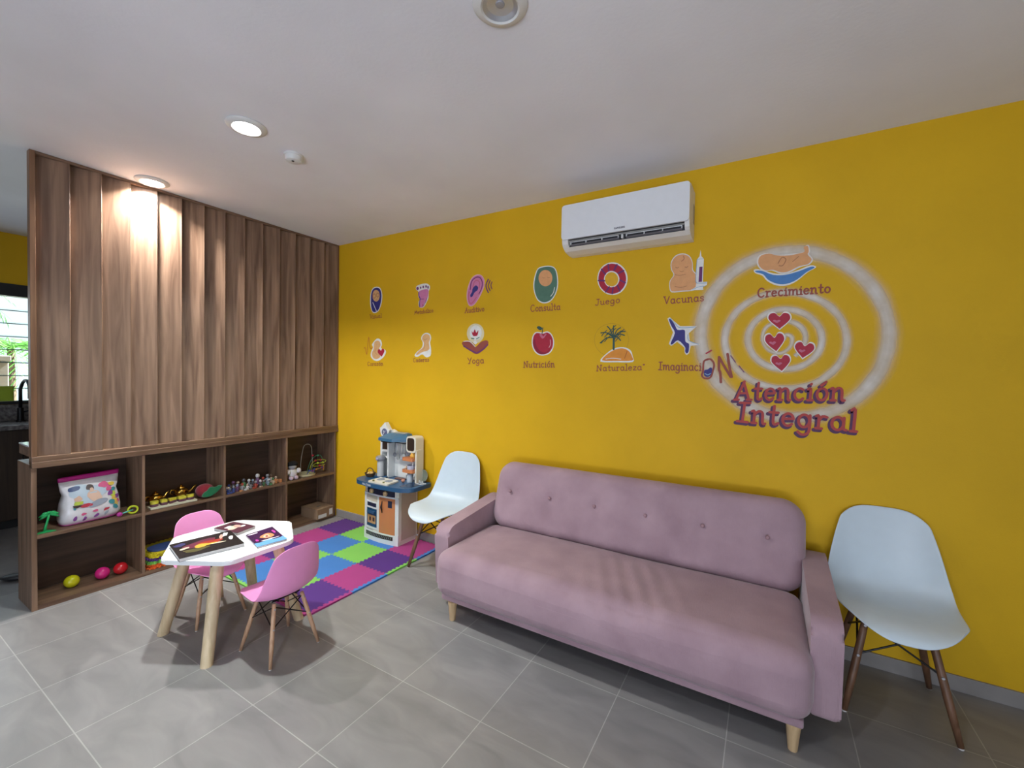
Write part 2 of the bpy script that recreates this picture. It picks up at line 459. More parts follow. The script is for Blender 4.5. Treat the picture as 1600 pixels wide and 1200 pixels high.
bm = B(); box(bm, -0.245, 0.255, -1.92, 1.92, 0.0005, 0.042, 0.004); obj('slab', bm, GRAN, kt)
bm = B(); box(bm, -0.245, -0.225, -1.92, 1.92, 0.0425, 0.198, 0.002); obj('upstand', bm, GRAN, kt)
fc = empty('kitchen_faucet', (-2.36, -1.69, 0.928), 'black gooseneck kitchen faucet on the granite worktop by the window', 'faucet')
bm = B(); cyl(bm, (0, 0, 0), (0, 0, 0.012), 0.032, seg=20); cyl(bm, (0, 0, 0.012), (0, 0, 0.13), 0.024, 0.021, seg=20); obj('base', bm, BLACK_METAL, fc, autos=40)
pts = [(0, 0, 0.12), (0, 0, 0.30)] + [(0.075-0.075*math.cos(a), 0.03*math.sin(a/2), 0.30+0.09*math.sin(a)) for a in [PI*i/10 for i in range(1, 11)]] + [(0.15, 0.03, 0.22)]
bm = B(); tube(bm, pts, 0.013, 10); obj('spout', bm, BLACK_METAL, fc, smooth=True)
bm = B(); tube(bm, [(0, 0.02, 0.09), (0.0, 0.06, 0.10), (0.0, 0.10, 0.13)], 0.008, 8); obj('lever', bm, BLACK_METAL, fc, smooth=True)
GREENPL = mat('yellow_green_plastic', (0.36, 0.48, 0.03), 0.4)
td = empty('dish_tub', (-2.33, -1.90, 1.0835), 'yellow green plastic tub on the sill under the louvred window', 'tub')
td.location = (-2.45, -1.86, 1.12)
bm = B(); prism(bm, roundpoly([(-0.035, -0.17), (0.045, -0.17), (0.045, 0.14), (-0.035, 0.14)], 0.015), 0.0, 0.125); obj('tub_body', bm, GREENPL, td)
bm = B(); prism(bm, roundpoly([(-0.04, -0.175), (0.05, -0.175), (0.05, 0.145), (-0.04, 0.145)], 0.015), 0.125, 0.14); obj('tub_rim', bm, GREENPL, td)
# small black rounded object on the floor behind the bookcase end
bm = B(); ball(bm, (0, 0, 0.022), (0.075, 0.04, 0.022)); o = obj('black_object', bm, BLACK_PL, smooth=True)
o.location = (-0.665, -2.03, 0); o.rotation_euler[2] = 0.9
tag(o, 'small rounded black object lying on the floor behind the bookcase end', 'object')

# garden outside the kitchen window
GW = mat('grey_garden_wall', (0.30, 0.29, 0.30), 0.8, noise=0.1, nscale=8)
bm = B(); box(bm, -3.7, -3.5, -4.6, -1.565, 0, 1.50, 0.01); box(bm, -3.72, -3.48, -4.6, -1.55, 1.501, 1.56, 0.008); o = obj('garden_wall', bm, GW)
tag(o, 'grey rendered garden wall seen through the louvred kitchen window', 'wall', kind='thing')
bm = B(); box(bm, -12, -2.61, -8, 3, -0.1, 0.0); o = struct('ground_outside', bm, mat('pale_paving', (0.55, 0.55, 0.5), 0.8))
LEAF = mat('bright_palm_leaf', (0.10, 0.30, 0.045), 0.45, noise=0.3, nscale=6)
LEAF2 = mat('teal_leaf', (0.02, 0.26, 0.22), 0.4, noise=0.2, nscale=6)
TRUNK = mat('palm_trunk', (0.16, 0.11, 0.07), 0.8, noise=0.3, nscale=12)
rg = random.Random(3)
def palm(x, y, hgt, label, leafm, n=16):
    t = empty('garden_palm', (x, y, 0), label, 'palm')
    bm = B(); tube(bm, [(0, 0, 0), (0.02, 0.01, hgt*0.5), (0, 0, hgt)], [0.06, 0.05, 0.04], 10); obj('trunk', bm, TRUNK, t, smooth=True)
    bm = B()
    for i in range(n):
        a = 2*PI*i/n + rg.uniform(-.2, .2); L = rg.uniform(0.9, 1.35); up = rg.uniform(0.1, 0.9)
        sp = []
        for k in range(9):
            s = k/8
            sp.append(Vector((math.cos(a)*L*s, math.sin(a)*L*s, hgt + up*s - 0.95*s*s)))
        tube(bm, sp, [0.012*(1-0.8*k/8) for k in range(9)], 5)
        side = Vector((-math.sin(a), math.cos(a), 0))
        for k in range(1, 9):
            for q in (0, 0.5):
                s = (k-q)/8; p = sp[k-1].lerp(sp[k], 1-q); dirr = (sp[k]-sp[k-1]).normalized()
                for sg in (-1, 1):
                    tip = p + side*sg*0.30*(1-0.55*s) + dirr*0.16 + Vector((0, 0, -0.08))
                    mid = p.lerp(tip, 0.5) + dirr*0.02; wv = dirr*0.016
                    nrm = Vector((0, 0, 0.004))
                    v = [bm.verts.new(c) for c in (p+nrm, mid-wv, tip, mid+wv, p-nrm)]
                    bm.faces.new((v[0], v[1], v[2], v[3])); bm.faces.new((v[4], v[3], v[2], v[1]))
    f = obj('fronds', bm, leafm, t); f['kind'] = 'stuff'
palm(-6.7, -1.00, 1.75, 'bright green palm in the garden close behind the louvred window', LEAF)
palm(-4.0, 0.25, 1.55, 'blue green palm in the garden beside the bright one, behind the partition edge', LEAF2, 12)
palm(-9.6, -1.6, 2.9, 'taller palm farther out in the garden above the grey wall', LEAF)

# ------------------------------------------------------------------ fixtures on ceiling and wall
LAMP_ON = emis('lit_lamp', (1.0, 0.98, 0.95), 40.0)
CHROME = mat('brushed_reflector', (0.50, 0.52, 0.56), 0.35, metal=0.55)
TRIMW = mat('white_trim', (0.70, 0.70, 0.69), 0.4)
def downlight(x, y, label, lit):
    t = empty('downlight', (x, y, H), label, 'ceiling lamp', group='round ceiling downlights')
    bm = B(); lathe(bm, [(0.062, -0.0005), (0.092, -0.0005), (0.094, -0.004), (0.086, -0.012), (0.066, -0.016), (0.060, -0.012), (0.062, -0.0005)], 40)
    obj('trim_ring', bm, TRIMW, t, autos=40)
    if lit:
        bm = B(); lathe(bm, [(0, -0.008), (0.059, -0.008)], 32)
        obj('diffuser', bm, LAMP_ON, t)
    else:
        bm = B(); prof = [(0, -0.001), (0.02, -0.0015), (0.045, -0.004), (0.0595, -0.012)]
        vs = lathe(bm, prof, 60); obj('reflector', bm, CHROME, t)
        bm = B(); lathe(bm, [(0, -0.006), (0.014, -0.005), (0.016, -0.0015)], 20); obj('bulb', bm, mat('grey_bulb', (0.3, 0.3, 0.33), 0.2), t, autos=40)
downlight(1.348, -1.585, 'lit round downlight on the open ceiling above the pink chairs and table', True)
downlight(0.110, -1.545, 'lit round downlight close against the top of the wooden partition', True)
downlight(2.868, -1.555, 'unlit round downlight with silver reflector cut by the top of the photo', False)
downlight(2.868, -3.080, 'added unseen round downlight behind the viewpoint, lit to brighten the sofa', True)  # fixture for the added sofa lamp, out of view
sd = empty('smoke_detector', (1.285, -1.29, H), 'small white smoke detector on the ceiling next to the lit downlight', 'smoke detector')
bm = B(); lathe(bm, [(0, -0.042), (0.030, -0.042), (0.042, -0.036), (0.047, -0.012), (0.052, -0.010), (0.052, -0.0005), (0, -0.0005)], 32); obj('housing', bm, TRIMW, sd, autos=35)
bm = B(); cyl(bm, (0.012, -0.012, -0.0421), (0.012, -0.012, -0.045), 0.007, seg=14); obj('sensor', bm, BLACK_PL, sd)

# air conditioner
ac = empty('air_conditioner', (2.885, 0, 2.415), 'white wall mounted split air conditioner with open louvre below the ceiling', 'air conditioner')
ACW = mat('cool_white_plastic', (0.78, 0.79, 0.81), 0.3); ACB = mat('warm_white_plastic', (0.74, 0.72, 0.68), 0.4)
hw = 0.392
fy = lambda u, v, w: (w, u, v)
body = [(-0.001, 0.143), (-0.165, 0.143), (-0.186, 0.130), (-0.186, -0.076), (-0.150, -0.082), (-0.148, -0.112), (-0.164, -0.121), (-0.132, -0.140), (-0.06, -0.150), (-0.001, -0.148)]
bm = B(); prism(bm, body, -hw, hw, fy); obj('casing', bm, ACB, ac)
cheek = [(-0.149, -0.082), (-0.186, -0.0765), (-0.186, -0.090), (-0.180, -0.106), (-0.1645, -0.121), (-0.1475, -0.112)]
bm = B(); prism(bm, cheek, 0.366, hw, fy); obj('end_cheek', bm, ACB, ac)
bm = B(); prism(bm, cheek, -hw, -0.350, fy); obj('end_cheek', bm, ACB, ac)
bm = B(); prism(bm, roundpoly([(-hw, -0.078), (hw, -0.078), (hw, 0.144), (-hw, 0.144)], 0.022), 0.186, 0.200, lambda u, v, w: (u, -w, v)); obj('front_panel', bm, ACW, ac)
bm = B(); prism(bm, [(-0.150, -0.0825), (-0.1515, -0.0835), (-0.1495, -0.1110), (-0.1485, -0.1115)], -0.349, 0.365, fy); box(bm, -0.349, 0.365, -0.184, -0.151, -0.0790, -0.0780); box(bm, -0.349, 0.365, -0.161, -0.150, -0.1195, -0.1150); obj('outlet', bm, BLACK_PL, ac)
VANE = mat('grey_vane', (0.16, 0.165, 0.20), 0.4)
for a, b in ((-0.338, -0.018), (0.028, 0.352)):
    bm = B(); prism(bm, [(-0.178, -0.112), (-0.176, -0.108), (-0.156, -0.113), (-0.157, -0.117)], a, b, fy); v = obj('louvre', bm, VANE, ac)
    bm = B()
    for k in range(4):
        x = a+0.002+(b-a-0.004)*k/3
        box(bm, x-0.0018, x+0.0018, -0.178, -0.160, -0.110, -0.094)
    tube(bm, [(a, -0.177, -0.095), (b, -0.177, -0.095)], 0.0022, 6)
    obj('louvre_rib', bm, ACW, v)
bm = B(); box(bm, 0.000, 0.010, -0.180, -0.155, -0.116, -0.092, 0.002); obj('pivot', bm, ACW, ac)
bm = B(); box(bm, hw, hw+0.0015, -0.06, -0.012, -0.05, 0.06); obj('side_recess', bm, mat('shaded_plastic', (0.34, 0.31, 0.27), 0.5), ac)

# ------------------------------------------------------------------ sofa
SOFA = bpy.data.materials.new('mauve_cord_fabric'); SOFA.use_nodes = True
def sofa_mat():
    nt = SOFA.node_tree; p = nt.nodes['Principled BSDF']; p.inputs['Roughness'].default_value = 0.9
    p.inputs['Sheen Weight'].default_value = 0.35; p.inputs['Sheen Roughness'].default_value = 0.4; p.inputs['Specular IOR Level'].default_value = 0.2
    tc = nt.nodes.new('ShaderNodeTexCoord')
    n = nt.nodes.new('ShaderNodeTexNoise'); n.inputs['Scale'].default_value = 5.0; n.inputs['Detail'].default_value = 5
    nt.links.new(tc.outputs['Object'], n.inputs['Vector'])
    r = nt.nodes.new('ShaderNodeValToRGB'); r.color_ramp.elements[0].position = 0.3; r.color_ramp.elements[1].position = 0.7
    r.color_ramp.elements[0].color = (0.31, 0.203, 0.240, 1); r.color_ramp.elements[1].color = (0.41, 0.280, 0.322, 1)
    nt.links.new(n.outputs['Fac'], r.inputs['Fac']); nt.links.new(r.outputs['Color'], p.inputs['Base Color'])
    mp = nt.nodes.new('ShaderNodeMapping'); mp.inputs['Scale'].default_value = (260, 40, 40)
    nt.links.new(tc.outputs['Object'], mp.inputs['Vector'])
    n2 = nt.nodes.new('ShaderNodeTexNoise'); n2.inputs['Scale'].default_value = 1.0; n2.inputs['Detail'].default_value = 2
    nt.links.new(mp.outputs[0], n2.inputs['Vector'])
    bp = nt.nodes.new('ShaderNodeBump'); bp.inputs['Strength'].default_value = 0.45; bp.inputs['Distance'].default_value = 0.003
    nt.links.new(n2.outputs['Fac'], bp.inputs['Height']); nt.links.new(bp.outputs['Normal'], p.inputs['Normal'])
sofa_mat()
SX = 2.945
sf = empty('sofa', (SX, -0.45, 0), 'dusty pink three seat fabric sofa with wooden legs against the yellow wall', 'sofa')
sx0, sx1 = 2.018-SX, 3.862-SX
# seat cushion, slightly sagged with pulled creases right of the middle
bm = B(); vs = rbox(bm, ((sx0+sx1)/2, -0.115, 0.275), (sx1-sx0, 0.635, 0.270), 0.078, n=96, puff=(0.0, 0.022, 0.018))
for v in vs:
    if v.co.z > 0.30:
        x, y = v.co.x, v.co.y
        e = math.exp(-((x-0.17)/0.22)**2)*max(0.0, min(1, (0.12-y)/0.12))
        v.co.z += 0.0060*e*math.sin(66*(x+0.42*y)) - 0.006*math.exp(-((x-0.2)/0.3)**2)
obj('seat_cushion', bm, SOFA, sf, smooth=True)
bm = B(); rbox(bm, ((sx0+sx1)/2, 0.0, 0.128), (sx1-sx0-0.06, 0.765, 0.036), 0.010, n=4); obj('base_frame', bm, SOFA, sf, smooth=True)
# backrest
Mb = Matrix.Translation((0.003, 0.262, 0.60)) @ Matrix.Rotation(-0.30, 4, 'X')
BTN = [2.166, 2.468, 2.775, 3.085, 3.393, 3.698]
def pillow(bm, w, h, T, Rc, nx, nz, bulge):
    """upright cushion with rounded outline and fully rounded rim"""
    hx, hz, r = w/2, h/2, T/2
    cosn = lambda n: [-math.cos(PI*i/n) for i in range(n+1)]
    def axis(L, n):
        e = [-L+r*1.3*(1-math.cos(PI/2*i/6)) for i in range(6)]; L2 = L-r*1.3
        return e + [-L2+2*L2*i/n for i in range(n+1)] + [-q for q in reversed(e)]
    ax, az = axis(hx, nx), axis(hz, nz); seen = {}
    def pt(x, z, sg):
        cx, cz = hx-Rc, hz-Rc
        dx, dz = abs(x)-cx, abs(z)-cz
        X, Z = x, z
        if dx > 0 and dz > 0:
            l = math.hypot(dx, dz); k = max(dx, dz)/l
            X, Z = math.copysign(cx+dx*k, x), math.copysign(cz+dz*k, z); dx, dz = dx*k, dz*k
        d = Rc-math.hypot(max(dx, 0), max(dz, 0)) if (dx > 0 or dz > 0) else min(hx-abs(x), hz-abs(z))
        if dx > 0 and dz <= 0: d = hx-abs(X)
        if dz > 0 and dx <= 0: d = hz-abs(Z)
        d = max(0.0, d)
        y = math.sqrt(max(0.0, r*r-(r-d)**2)) if d < r else r
        y += bulge*(1-(X/hx)**2)*(1-(Z/hz)**2) if sg < 0 else 0
        if sg < 0:
            for b_ in BTN: y -= 0.013*math.exp(-((X-(b_-SX))**2+(Z-0.02)**2)/0.0011)
        key = (round(X, 5), round(sg*y, 5), round(Z, 5))
        if key not in seen: seen[key] = bm.verts.new((X, sg*y, Z))
        return seen[key]
    for sg in (-1, 1):
        for i in range(len(ax)-1):
            for j in range(len(az)-1):
                q = []
                for u, v in ((i, j), (i+1, j), (i+1, j+1), (i, j+1)):
                    v_ = pt(ax[u], az[v], sg)
                    if v_ not in q: q.append(v_)
                if len(q) > 2:
                    try: bm.faces.new(q)
                    except ValueError: pass
bm = B(); pillow(bm, 1.838, 0.462, 0.135, 0.115, 110, 24, 0.020); xform(bm.verts, Mb)
obj('backrest', bm, SOFA, sf, smooth=True)
BTNM = mat('mauve_button', (0.34, 0.20, 0.225), 0.6)
for b in BTN:
    bm = B(); lathe(bm, [(0, 0.007), (0.006, 0.0065), (0.010, 0.003), (0.0105, -0.004), (0, -0.005)], 16, M=Mb @ Matrix.Translation((b-SX, -0.0795, 0.02)) @ Matrix.Rotation(PI/2, 4, 'X'))
    obj('button', bm, BTNM, sf, smooth=True)
# arms
armp = roundpoly([(0.38, 0.115), (0.375, 0.562), (0.30, 0.570), (-0.275, 0.512), (-0.318, 0.47), (-0.295, 0.118)], 0.028, 5)
for xa, xb in ((1.935-SX, 2.040-SX), (3.850-SX, 3.955-SX)):
    bm = B(); vs = prism(bm, armp, xa, xb, lambda u, v, w: (w, u, v))
    es = [e for e in bm.edges if len(e.link_faces) == 2 and any(len(f.verts) > 8 for f in e.link_faces)]
    bmesh.ops.bevel(bm, geom=es, offset=0.022, segments=4, profile=0.5, affect='EDGES')
    obj('armrest', bm, SOFA, sf, autos=50)
for x, y in ((2.122, -0.815), (3.800, -0.800), (2.15, -0.13), (3.77, -0.13)):
    bm = B(); lathe(bm, [(0, 0), (0.0155, 0), (0.017, 0.003), (0.0255, 0.094), (0.027, 0.096), (0.027, 0.1125), (0, 0.1125)], 20, ax=(x-SX, y+0.45)); obj('leg', bm, BEECH, sf, autos=40)

# ------------------------------------------------------------------ shell chairs
def shell_mesh():
    prof = [(-0.276, 0.392), (-0.262, 0.416), (-0.205, 0.437), (-0.12, 0.437), (-0.03, 0.424), (0.05, 0.417), (0.115, 0.428), (0.163, 0.466), (0.190, 0.525), (0.206, 0.60), (0.220, 0.68), (0.232, 0.75), (0.240, 0.80), (0.243, 0.822)]
    wid = [0.165, 0.187, 0.204, 0.216, 0.225, 0.232, 0.234, 0.231, 0.224, 0.211, 0.193, 0.174, 0.160, 0.152]
    curl = [0.000, 0.006, 0.012, 0.020, 0.030, 0.040, 0.052, 0.060, 0.056, 0.046, 0.035, 0.025, 0.018, 0.014]
    P = catmull([(0, a, b) for a, b in prof], k=3); n = len(P)
    Wd = catmull([(a, 0, 0) for a in wid], k=3); Cu = catmull([(a, 0, 0) for a in curl], k=3)
    S = [0.0]
    for a, b in zip(P, P[1:]): S.append(S[-1]+(b-a).length)
    def at(q):                                   # profile point, tangent, half width and curl at arc length q
        q = max(0.0, min(S[-1]-1e-6, q)); i = 0
        while S[i+1] < q: i += 1
        k = (q-S[i])/(S[i+1]-S[i])
        t0 = P[min(i+1, n-1)]-P[max(i-1, 0)]; t1 = P[min(i+2, n-1)]-P[i]
        return P[i].lerp(P[i+1], k), t0.normalized().lerp(t1.normalized(), k).normalized(), Wd[i].x+(Wd[i+1].x-Wd[i].x)*k, Cu[i].x+(Cu[i+1].x-Cu[i].x)*k
    bm = B(); nu = 18; nv = 44; grid = []
    for i in range(nv+1):
        q0 = S[-1]*i/nv; row = []
        for j in range(nu+1):
            u = -1+2*j/nu; q = q0
            df, dt = q0, S[-1]-q0
            if dt < 0.10: q -= (1-dt/0.10)*0.052*abs(u)**4
            if df < 0.20: q += (1-df/0.20)*0.120*abs(u)**3.0
            p, t, w, c = at(q)
            p = p.copy(); p.x = u*w*(1-0.075*max(0.0, 1-df/0.10)**2*abs(u)**4)*(1-0.05*max(0.0, 1-dt/0.06)**2*abs(u)**4)
            p += Vector((0, -t.z, t.y))*c*abs(u)**2.4
            row.append(bm.verts.new(p))
        grid.append(row)
    n = nv+1
    for i in range(n-1):
        for j in range(nu):
            bm.faces.new((grid[i][j], grid[i][j+1], grid[i+1][j+1], grid[i+1][j]))
    return bm
def make_chair(loc, rz, sc, shell_m, leg_m, label, group):
    c = empty('shell_chair', loc, label, 'chair', rz, group)
    c.scale = (sc, sc, sc)
    o = obj('seat_shell', shell_mesh(), shell_m, c, smooth=True)
    s = o.modifiers.new('thickness', 'SOLIDIFY'); s.thickness = 0.007; s.offset = -1
    b = o.modifiers.new('round', 'SUBSURF'); b.levels = 1; b.render_levels = 2
    pos = []
    for a in (-1, 1):
        for q in (-1, 1):
            top = Vector((a*0.105, q*0.100, 0.398)); foot = Vector((a*0.184, q*0.192, 0.004))
            bm = B(); tube(bm, [foot, foot.lerp(top, 0.35), foot.lerp(top, 0.8), top], [0.0105, 0.0150, 0.0145, 0.0125], 14)
            lg = obj('leg', bm, leg_m, c, smooth=True)
            bm = B(); cyl(bm, foot-Vector((0, 0, 0.004)), foot+Vector((0, 0, 0.001)), 0.0095, seg=12); obj('glide', bm, mat('clear_glide', (0.7, 0.68, 0.66), 0.3), lg)
            for k in (0.60, 0.92):
                p = foot.lerp(top, k); d = Vector((0, q*0.016, 0))
                bm = B(); cyl(bm, p+d*0.6, p+d*1.12, 0.0055, seg=10)
                obj('bolt', bm, CHROME, lg)
            pos.append((foot, top))
    bm = B()
    key = {}
    for (foot, top), nm in zip(pos, ((-1, -1), (-1, 1), (1, -1), (1, 1))): key[nm] = (foot.lerp(top, 0.60), foot.lerp(top, 0.95))
    for a, b_ in (((-1, -1), (1, -1)), ((-1, 1), (1, 1)), ((-1, -1), (-1, 1)), ((1, -1), (1, 1))):
        for lo, hi in ((a, b_), (b_, a)): tube(bm, [key[lo][0], key[hi][1]], 0.0042, 8)
    obj('cross_brace', bm, BLACK_METAL, c)
    bm = B()
    for q in (-0.075, 0.075): cyl(bm, (-0.105, q, 0.404), (0.105, q, 0.404), 0.006, seg=8)
    for a in (-0.07, 0.07): cyl(bm, (a, -0.095, 0.402), (a, 0.095, 0.402), 0.006, seg=8)
    cyl(bm, (0, 0, 0.397), (0, 0, 0.409), 0.05, seg=20)
    obj('seat_mount', bm, BLACK_METAL, c)
    return c
WSHELL = mat('white_shell', (0.58, 0.67, 0.74), 0.38); PSHELL = mat('pink_shell', (0.92, 0.35, 0.67), 0.42)
PLEG = wood('pinkish_beech', (0.44, 0.25, 0.15), (0.60, 0.38, 0.24), 'z', fine=60, long=4)
make_chair((1.600, -0.262, 0), 0.0, 1.0, WSHELL, OAK_DARK, 'white shell chair with brown wooden legs between play kitchen and sofa', 'white shell chairs')
make_chair((4.190, -0.250, 0), 0.0, 1.0, WSHELL, OAK_DARK, 'white shell chair with brown wooden legs beyond the right arm of the sofa', 'white shell chairs')
PS = 0.70
make_chair((1.513, -1.492, 0), -PI/2, PS, PSHELL, PLEG, 'small pink childrens shell chair nearer the sofa, its back turned to the foam mat', 'pink shell chairs')
make_chair((0.865, -1.530, 0), PI/2, PS, PSHELL, PLEG, 'small pink childrens shell chair pushed under the table on the bookcase side', 'pink shell chairs')

# ------------------------------------------------------------------ hexagonal children's table
TC = (1.118, -1.527); TZ = 0.500
tb = empty('childrens_table', (TC[0], TC[1], 0), 'low white hexagonal childrens table with thick pale wooden legs', 'table')
TOPW = mat('white_table_top', (0.80, 0.83, 0.85), 0.25)
hexp = [(0.341*math.cos(PI/6+PI/3*i), 0.341*math.sin(PI/6+PI/3*i)) for i in range(6)]
bm = B(); prism(bm, roundpoly(hexp, 0.03, 5), TZ-0.022, TZ)
es = [e for e in bm.edges if any(len(f.verts) > 8 for f in e.link_faces)]
bmesh.ops.bevel(bm, geom=es, offset=0.004, segments=2, affect='EDGES')
obj('table_top', bm, TOPW, tb)
for a in (-1, 1):
    for q in (-1, 1):
        top = Vector((a*0.155, q*0.150, TZ-0.0225)); foot = Vector((a*0.240, q*0.240, 0.0))
        bm = B(); R0 = cyl(bm, foot, top, 0.027, 0.031, seg=24)
        for v in R0[:24]: v.co.z = 0.0
        for v in R0[24:]: v.co.z = TZ-0.0225
        lg = obj('leg', bm, BEECH_PALE, tb, autos=40)
        bm = B(); p = foot.lerp(top, 0.945); d = (p*Vector((1, 1, 0))).normalized(); d = Vector((0.15*a, q*1.0, 0)).normalized(); cyl(bm, p+d*0.027, p+d*0.0315, 0.005, seg=12); obj('screw', bm, BLACK_PL, lg)

# magazines on the table
PAPER = mat('page_edges', (0.72, 0.71, 0.70), 0.6)
def flat_mat(name, c, rough=0.3): return mat(name, c, rough, coat=0.2)
def magazine(name, quad, thick, z, label, cover, art, copen=0.0):
    cx = sum(q[0] for q in quad)/4; cy = sum(q[1] for q in quad)/4
    t = empty(name, (cx, cy, z), label, 'magazine')
    Q = [(x-cx, y-cy) for x, y in quad]
    S = [(x*0.985, y*0.985) for x, y in Q]
    bm = B(); prism(bm, S, 0.0005, thick-0.0015); obj('pages', bm, PAPER, t)
    bm = B(); prism(bm, Q, thick-0.0015, thick); prism(bm, Q, 0.0, 0.0006); obj('cover', bm, cover, t)
    def uv(u, v):
        a = Vector(Q[0]).lerp(Vector(Q[3]), v); b = Vector(Q[1]).lerp(Vector(Q[2]), v); return a.lerp(b, u)
    mats = []; bm = B()
    for k, (c, poly) in enumerate(art):
        m = flat_mat('print_'+c, PRINT[c])
        if m not in mats: mats.append(m)
        pts = catmull([(*uv(u, v), 0) for u, v in poly], closed=True, k=3)
        f = bm.faces.new([bm.verts.new((p.x, p.y, thick+0.0003+0.00015*k)) for p in pts]); f.material_index = mats.index(m)
    obj('cover_print', bm, mats, t)
    return t
PRINT = dict(black=(0.012, 0.012, 0.014), red=(0.36, 0.03, 0.02), gold=(0.75, 0.42, 0.05), cream=(0.80, 0.66, 0.50), white=(0.78, 0.78, 0.80), navy=(0.05, 0.05, 0.16), purple=(0.07, 0.015, 0.10), pink=(0.55, 0.06, 0.35), orange=(0.72, 0.30, 0.12), sky=(0.16, 0.42, 0.80), skin=(0.62, 0.40, 0.33), maroon=(0.16, 0.03, 0.06), olive=(0.10, 0.09, 0.03))
BLACKC = flat_mat('black_cover', (0.014, 0.014, 0.016), 0.25)
PURPC = flat_mat('dark_purple_cover', (0.05, 0.012, 0.07), 0.25)
MARC = flat_mat('dark_maroon_cover', (0.10, 0.03, 0.05), 0.3)
# quad order: near-left, near-right(front), far-right, far-left ; u along the first edge, v across
def blob(u, v, a, b, n=8, r=0.0, seed=0):
    rg_ = random.Random(seed); out = []
    for i in range(n):
        q = 2*PI*i/n; k = 1+rg_.uniform(-.25, .25)
        x, y = a*math.cos(q)*k, b*math.sin(q)*k
        out.append((u+x*math.cos(r)-y*math.sin(r), v+x*math.sin(r)+y*math.cos(r)))
    return out
magazine('large_magazine', [(1.222, -1.827), (1.282, -1.553), (1.023, -1.499), (0.982, -1.778)], 0.018, TZ, 'large thick black magazine with fiery red and gold cover on the childrens table', BLACKC,
    [('maroon', blob(0.42, 0.62, 0.30, 0.16, 10, 0.2, 1)), ('navy', blob(0.12, 0.80, 0.08, 0.10, 8, 0, 2)), ('olive', blob(0.30, 0.30, 0.22, 0.10, 8, 0, 9)), ('red', blob(0.58, 0.56, 0.22, 0.10, 9, -0.1, 3)), ('gold', blob(0.40, 0.48, 0.13, 0.10, 9, 0.4, 4)),
     ('gold', blob(0.55, 0.44, 0.10, 0.045, 8, 0.1, 5)), ('cream', blob(0.14, 0.50, 0.085, 0.045, 8, 0.4, 6)), ('cream', blob(0.66, 0.40, 0.14, 0.035, 8, -0.1, 7)), ('white', blob(0.86, 0.80, 0.05, 0.12, 9, -0.3, 8)), ('white', blob(0.90, 0.52, 0.04, 0.12, 9, -0.2, 18)), ('skin', blob(0.78, 0.72, 0.03, 0.14, 8, -0.2, 10))])
magazine('booklet', [(1.370, -1.531), (1.392, -1.384), (1.138, -1.319), (1.146, -1.476)], 0.009, TZ, 'purple and blue booklet with orange picture lying by the right corner of the table', PURPC,
    [('sky', [(0.0, 0.0), (0.5, 0.0), (1.0, 0.0), (1.0, 0.15), (1.0, 0.24), (0.75, 0.20), (0.5, 0.27), (0.25, 0.22), (0.0, 0.25), (0.0, 0.1)]), ('orange', blob(0.55, 0.52, 0.24, 0.15, 10, 0, 11)), ('cream', blob(0.52, 0.52, 0.12, 0.09, 9, 0, 12)), ('red', blob(0.54, 0.50, 0.05, 0.05, 7, 0, 17)), ('pink', blob(0.88, 0.66, 0.05, 0.12, 8, 0, 13)), ('white', blob(0.22, 0.90, 0.20, 0.03, 8, 0, 14)), ('white', blob(0.52, 0.28, 0.30, 0.03, 10, 0, 15)), ('pink', blob(0.15, 0.40, 0.05, 0.08, 8, 0, 16))])
magazine('pale_magazine', [(1.094, -1.494), (1.064, -1.377), (0.88, -1.408), (0.901, -1.529)], 0.016, TZ, 'dark maroon magazine with pale figure on its cover, behind the black one on the table', MARC,
    [('cream', blob(0.42, 0.55, 0.30, 0.17, 10, 0.3, 21)), ('white', blob(0.30, 0.66, 0.16, 0.09, 9, 0.4, 22)), ('skin', blob(0.60, 0.50, 0.14, 0.16, 8, 0, 23)), ('black', blob(0.62, 0.72, 0.12, 0.08, 8, 0.2, 24)), ('white', blob(0.75, 0.36, 0.12, 0.07, 8, 0.2, 25))])

# ------------------------------------------------------------------ interlocking foam mat
FOAM = {k: mat(k+'_foam', c, 0.75, noise=0.04, nscale=5, bump=0.25, bscale=400) for k, c in dict(purple=(0.080, 0.022, 0.20), pink=(0.36, 0.040, 0.20), blue=(0.045, 0.18, 0.50), green=(0.20, 0.52, 0.09), yellow=(0.62, 0.50, 0.01), orange=(0.75, 0.13, 0.02), navy=(0.03, 0.06, 0.20)).items()}
MX0, MY0, TS, MZ = 0.166, -0.034, 0.3, 0.011
def tooth_edge(p, q, flip):
    """toothed line from p to q (dovetail teeth on alternate sides)"""
    p, q = Vector(p), Vector(q); d = q-p; L = d.length; d.normalize(); n = Vector((-d.y, d.x)); N = 8; out = []
    w = L/(2*N); dep = 0.0065*flip
    out.append(p.copy())
    for i in range(N):
        a = w*(2*i)+w*0.5
        for s, h in ((a-0.001, -1), (a+0.003, 1), (a+w-0.003, 1), (a+w+0.001, -1)):
            if s < 0.008 or s > L-0.008: continue
            out.append(p+d*s+n*dep*h)
    out.append(q.copy())
    return out
def tile_poly(i, j):
    x0, x1 = MX0+TS*i, MX0+TS*(i+1); y0, y1 = MY0-TS*j, MY0-TS*(j+1)
    # shared edges always computed in the same direction
    top = tooth_edge((x0, y0), (x1, y0), 1)          # towards the wall
    bot = tooth_edge((x0, y1), (x1, y1), 1)
    lef = tooth_edge((x0, y0), (x0, y1), 1)
    rig = tooth_edge((x1, y0), (x1, y1), 1)
    return lef[:-1] + bot[:-1] + rig[::-1][:-1] + top[::-1][:-1]
MATC = [['purple', 'pink', 'purple', 'pink'], ['green', 'blue', 'green', 'blue'], ['blue', 'green', 'blue', 'green'], ['pink', 'purple', 'pink', 'purple']]
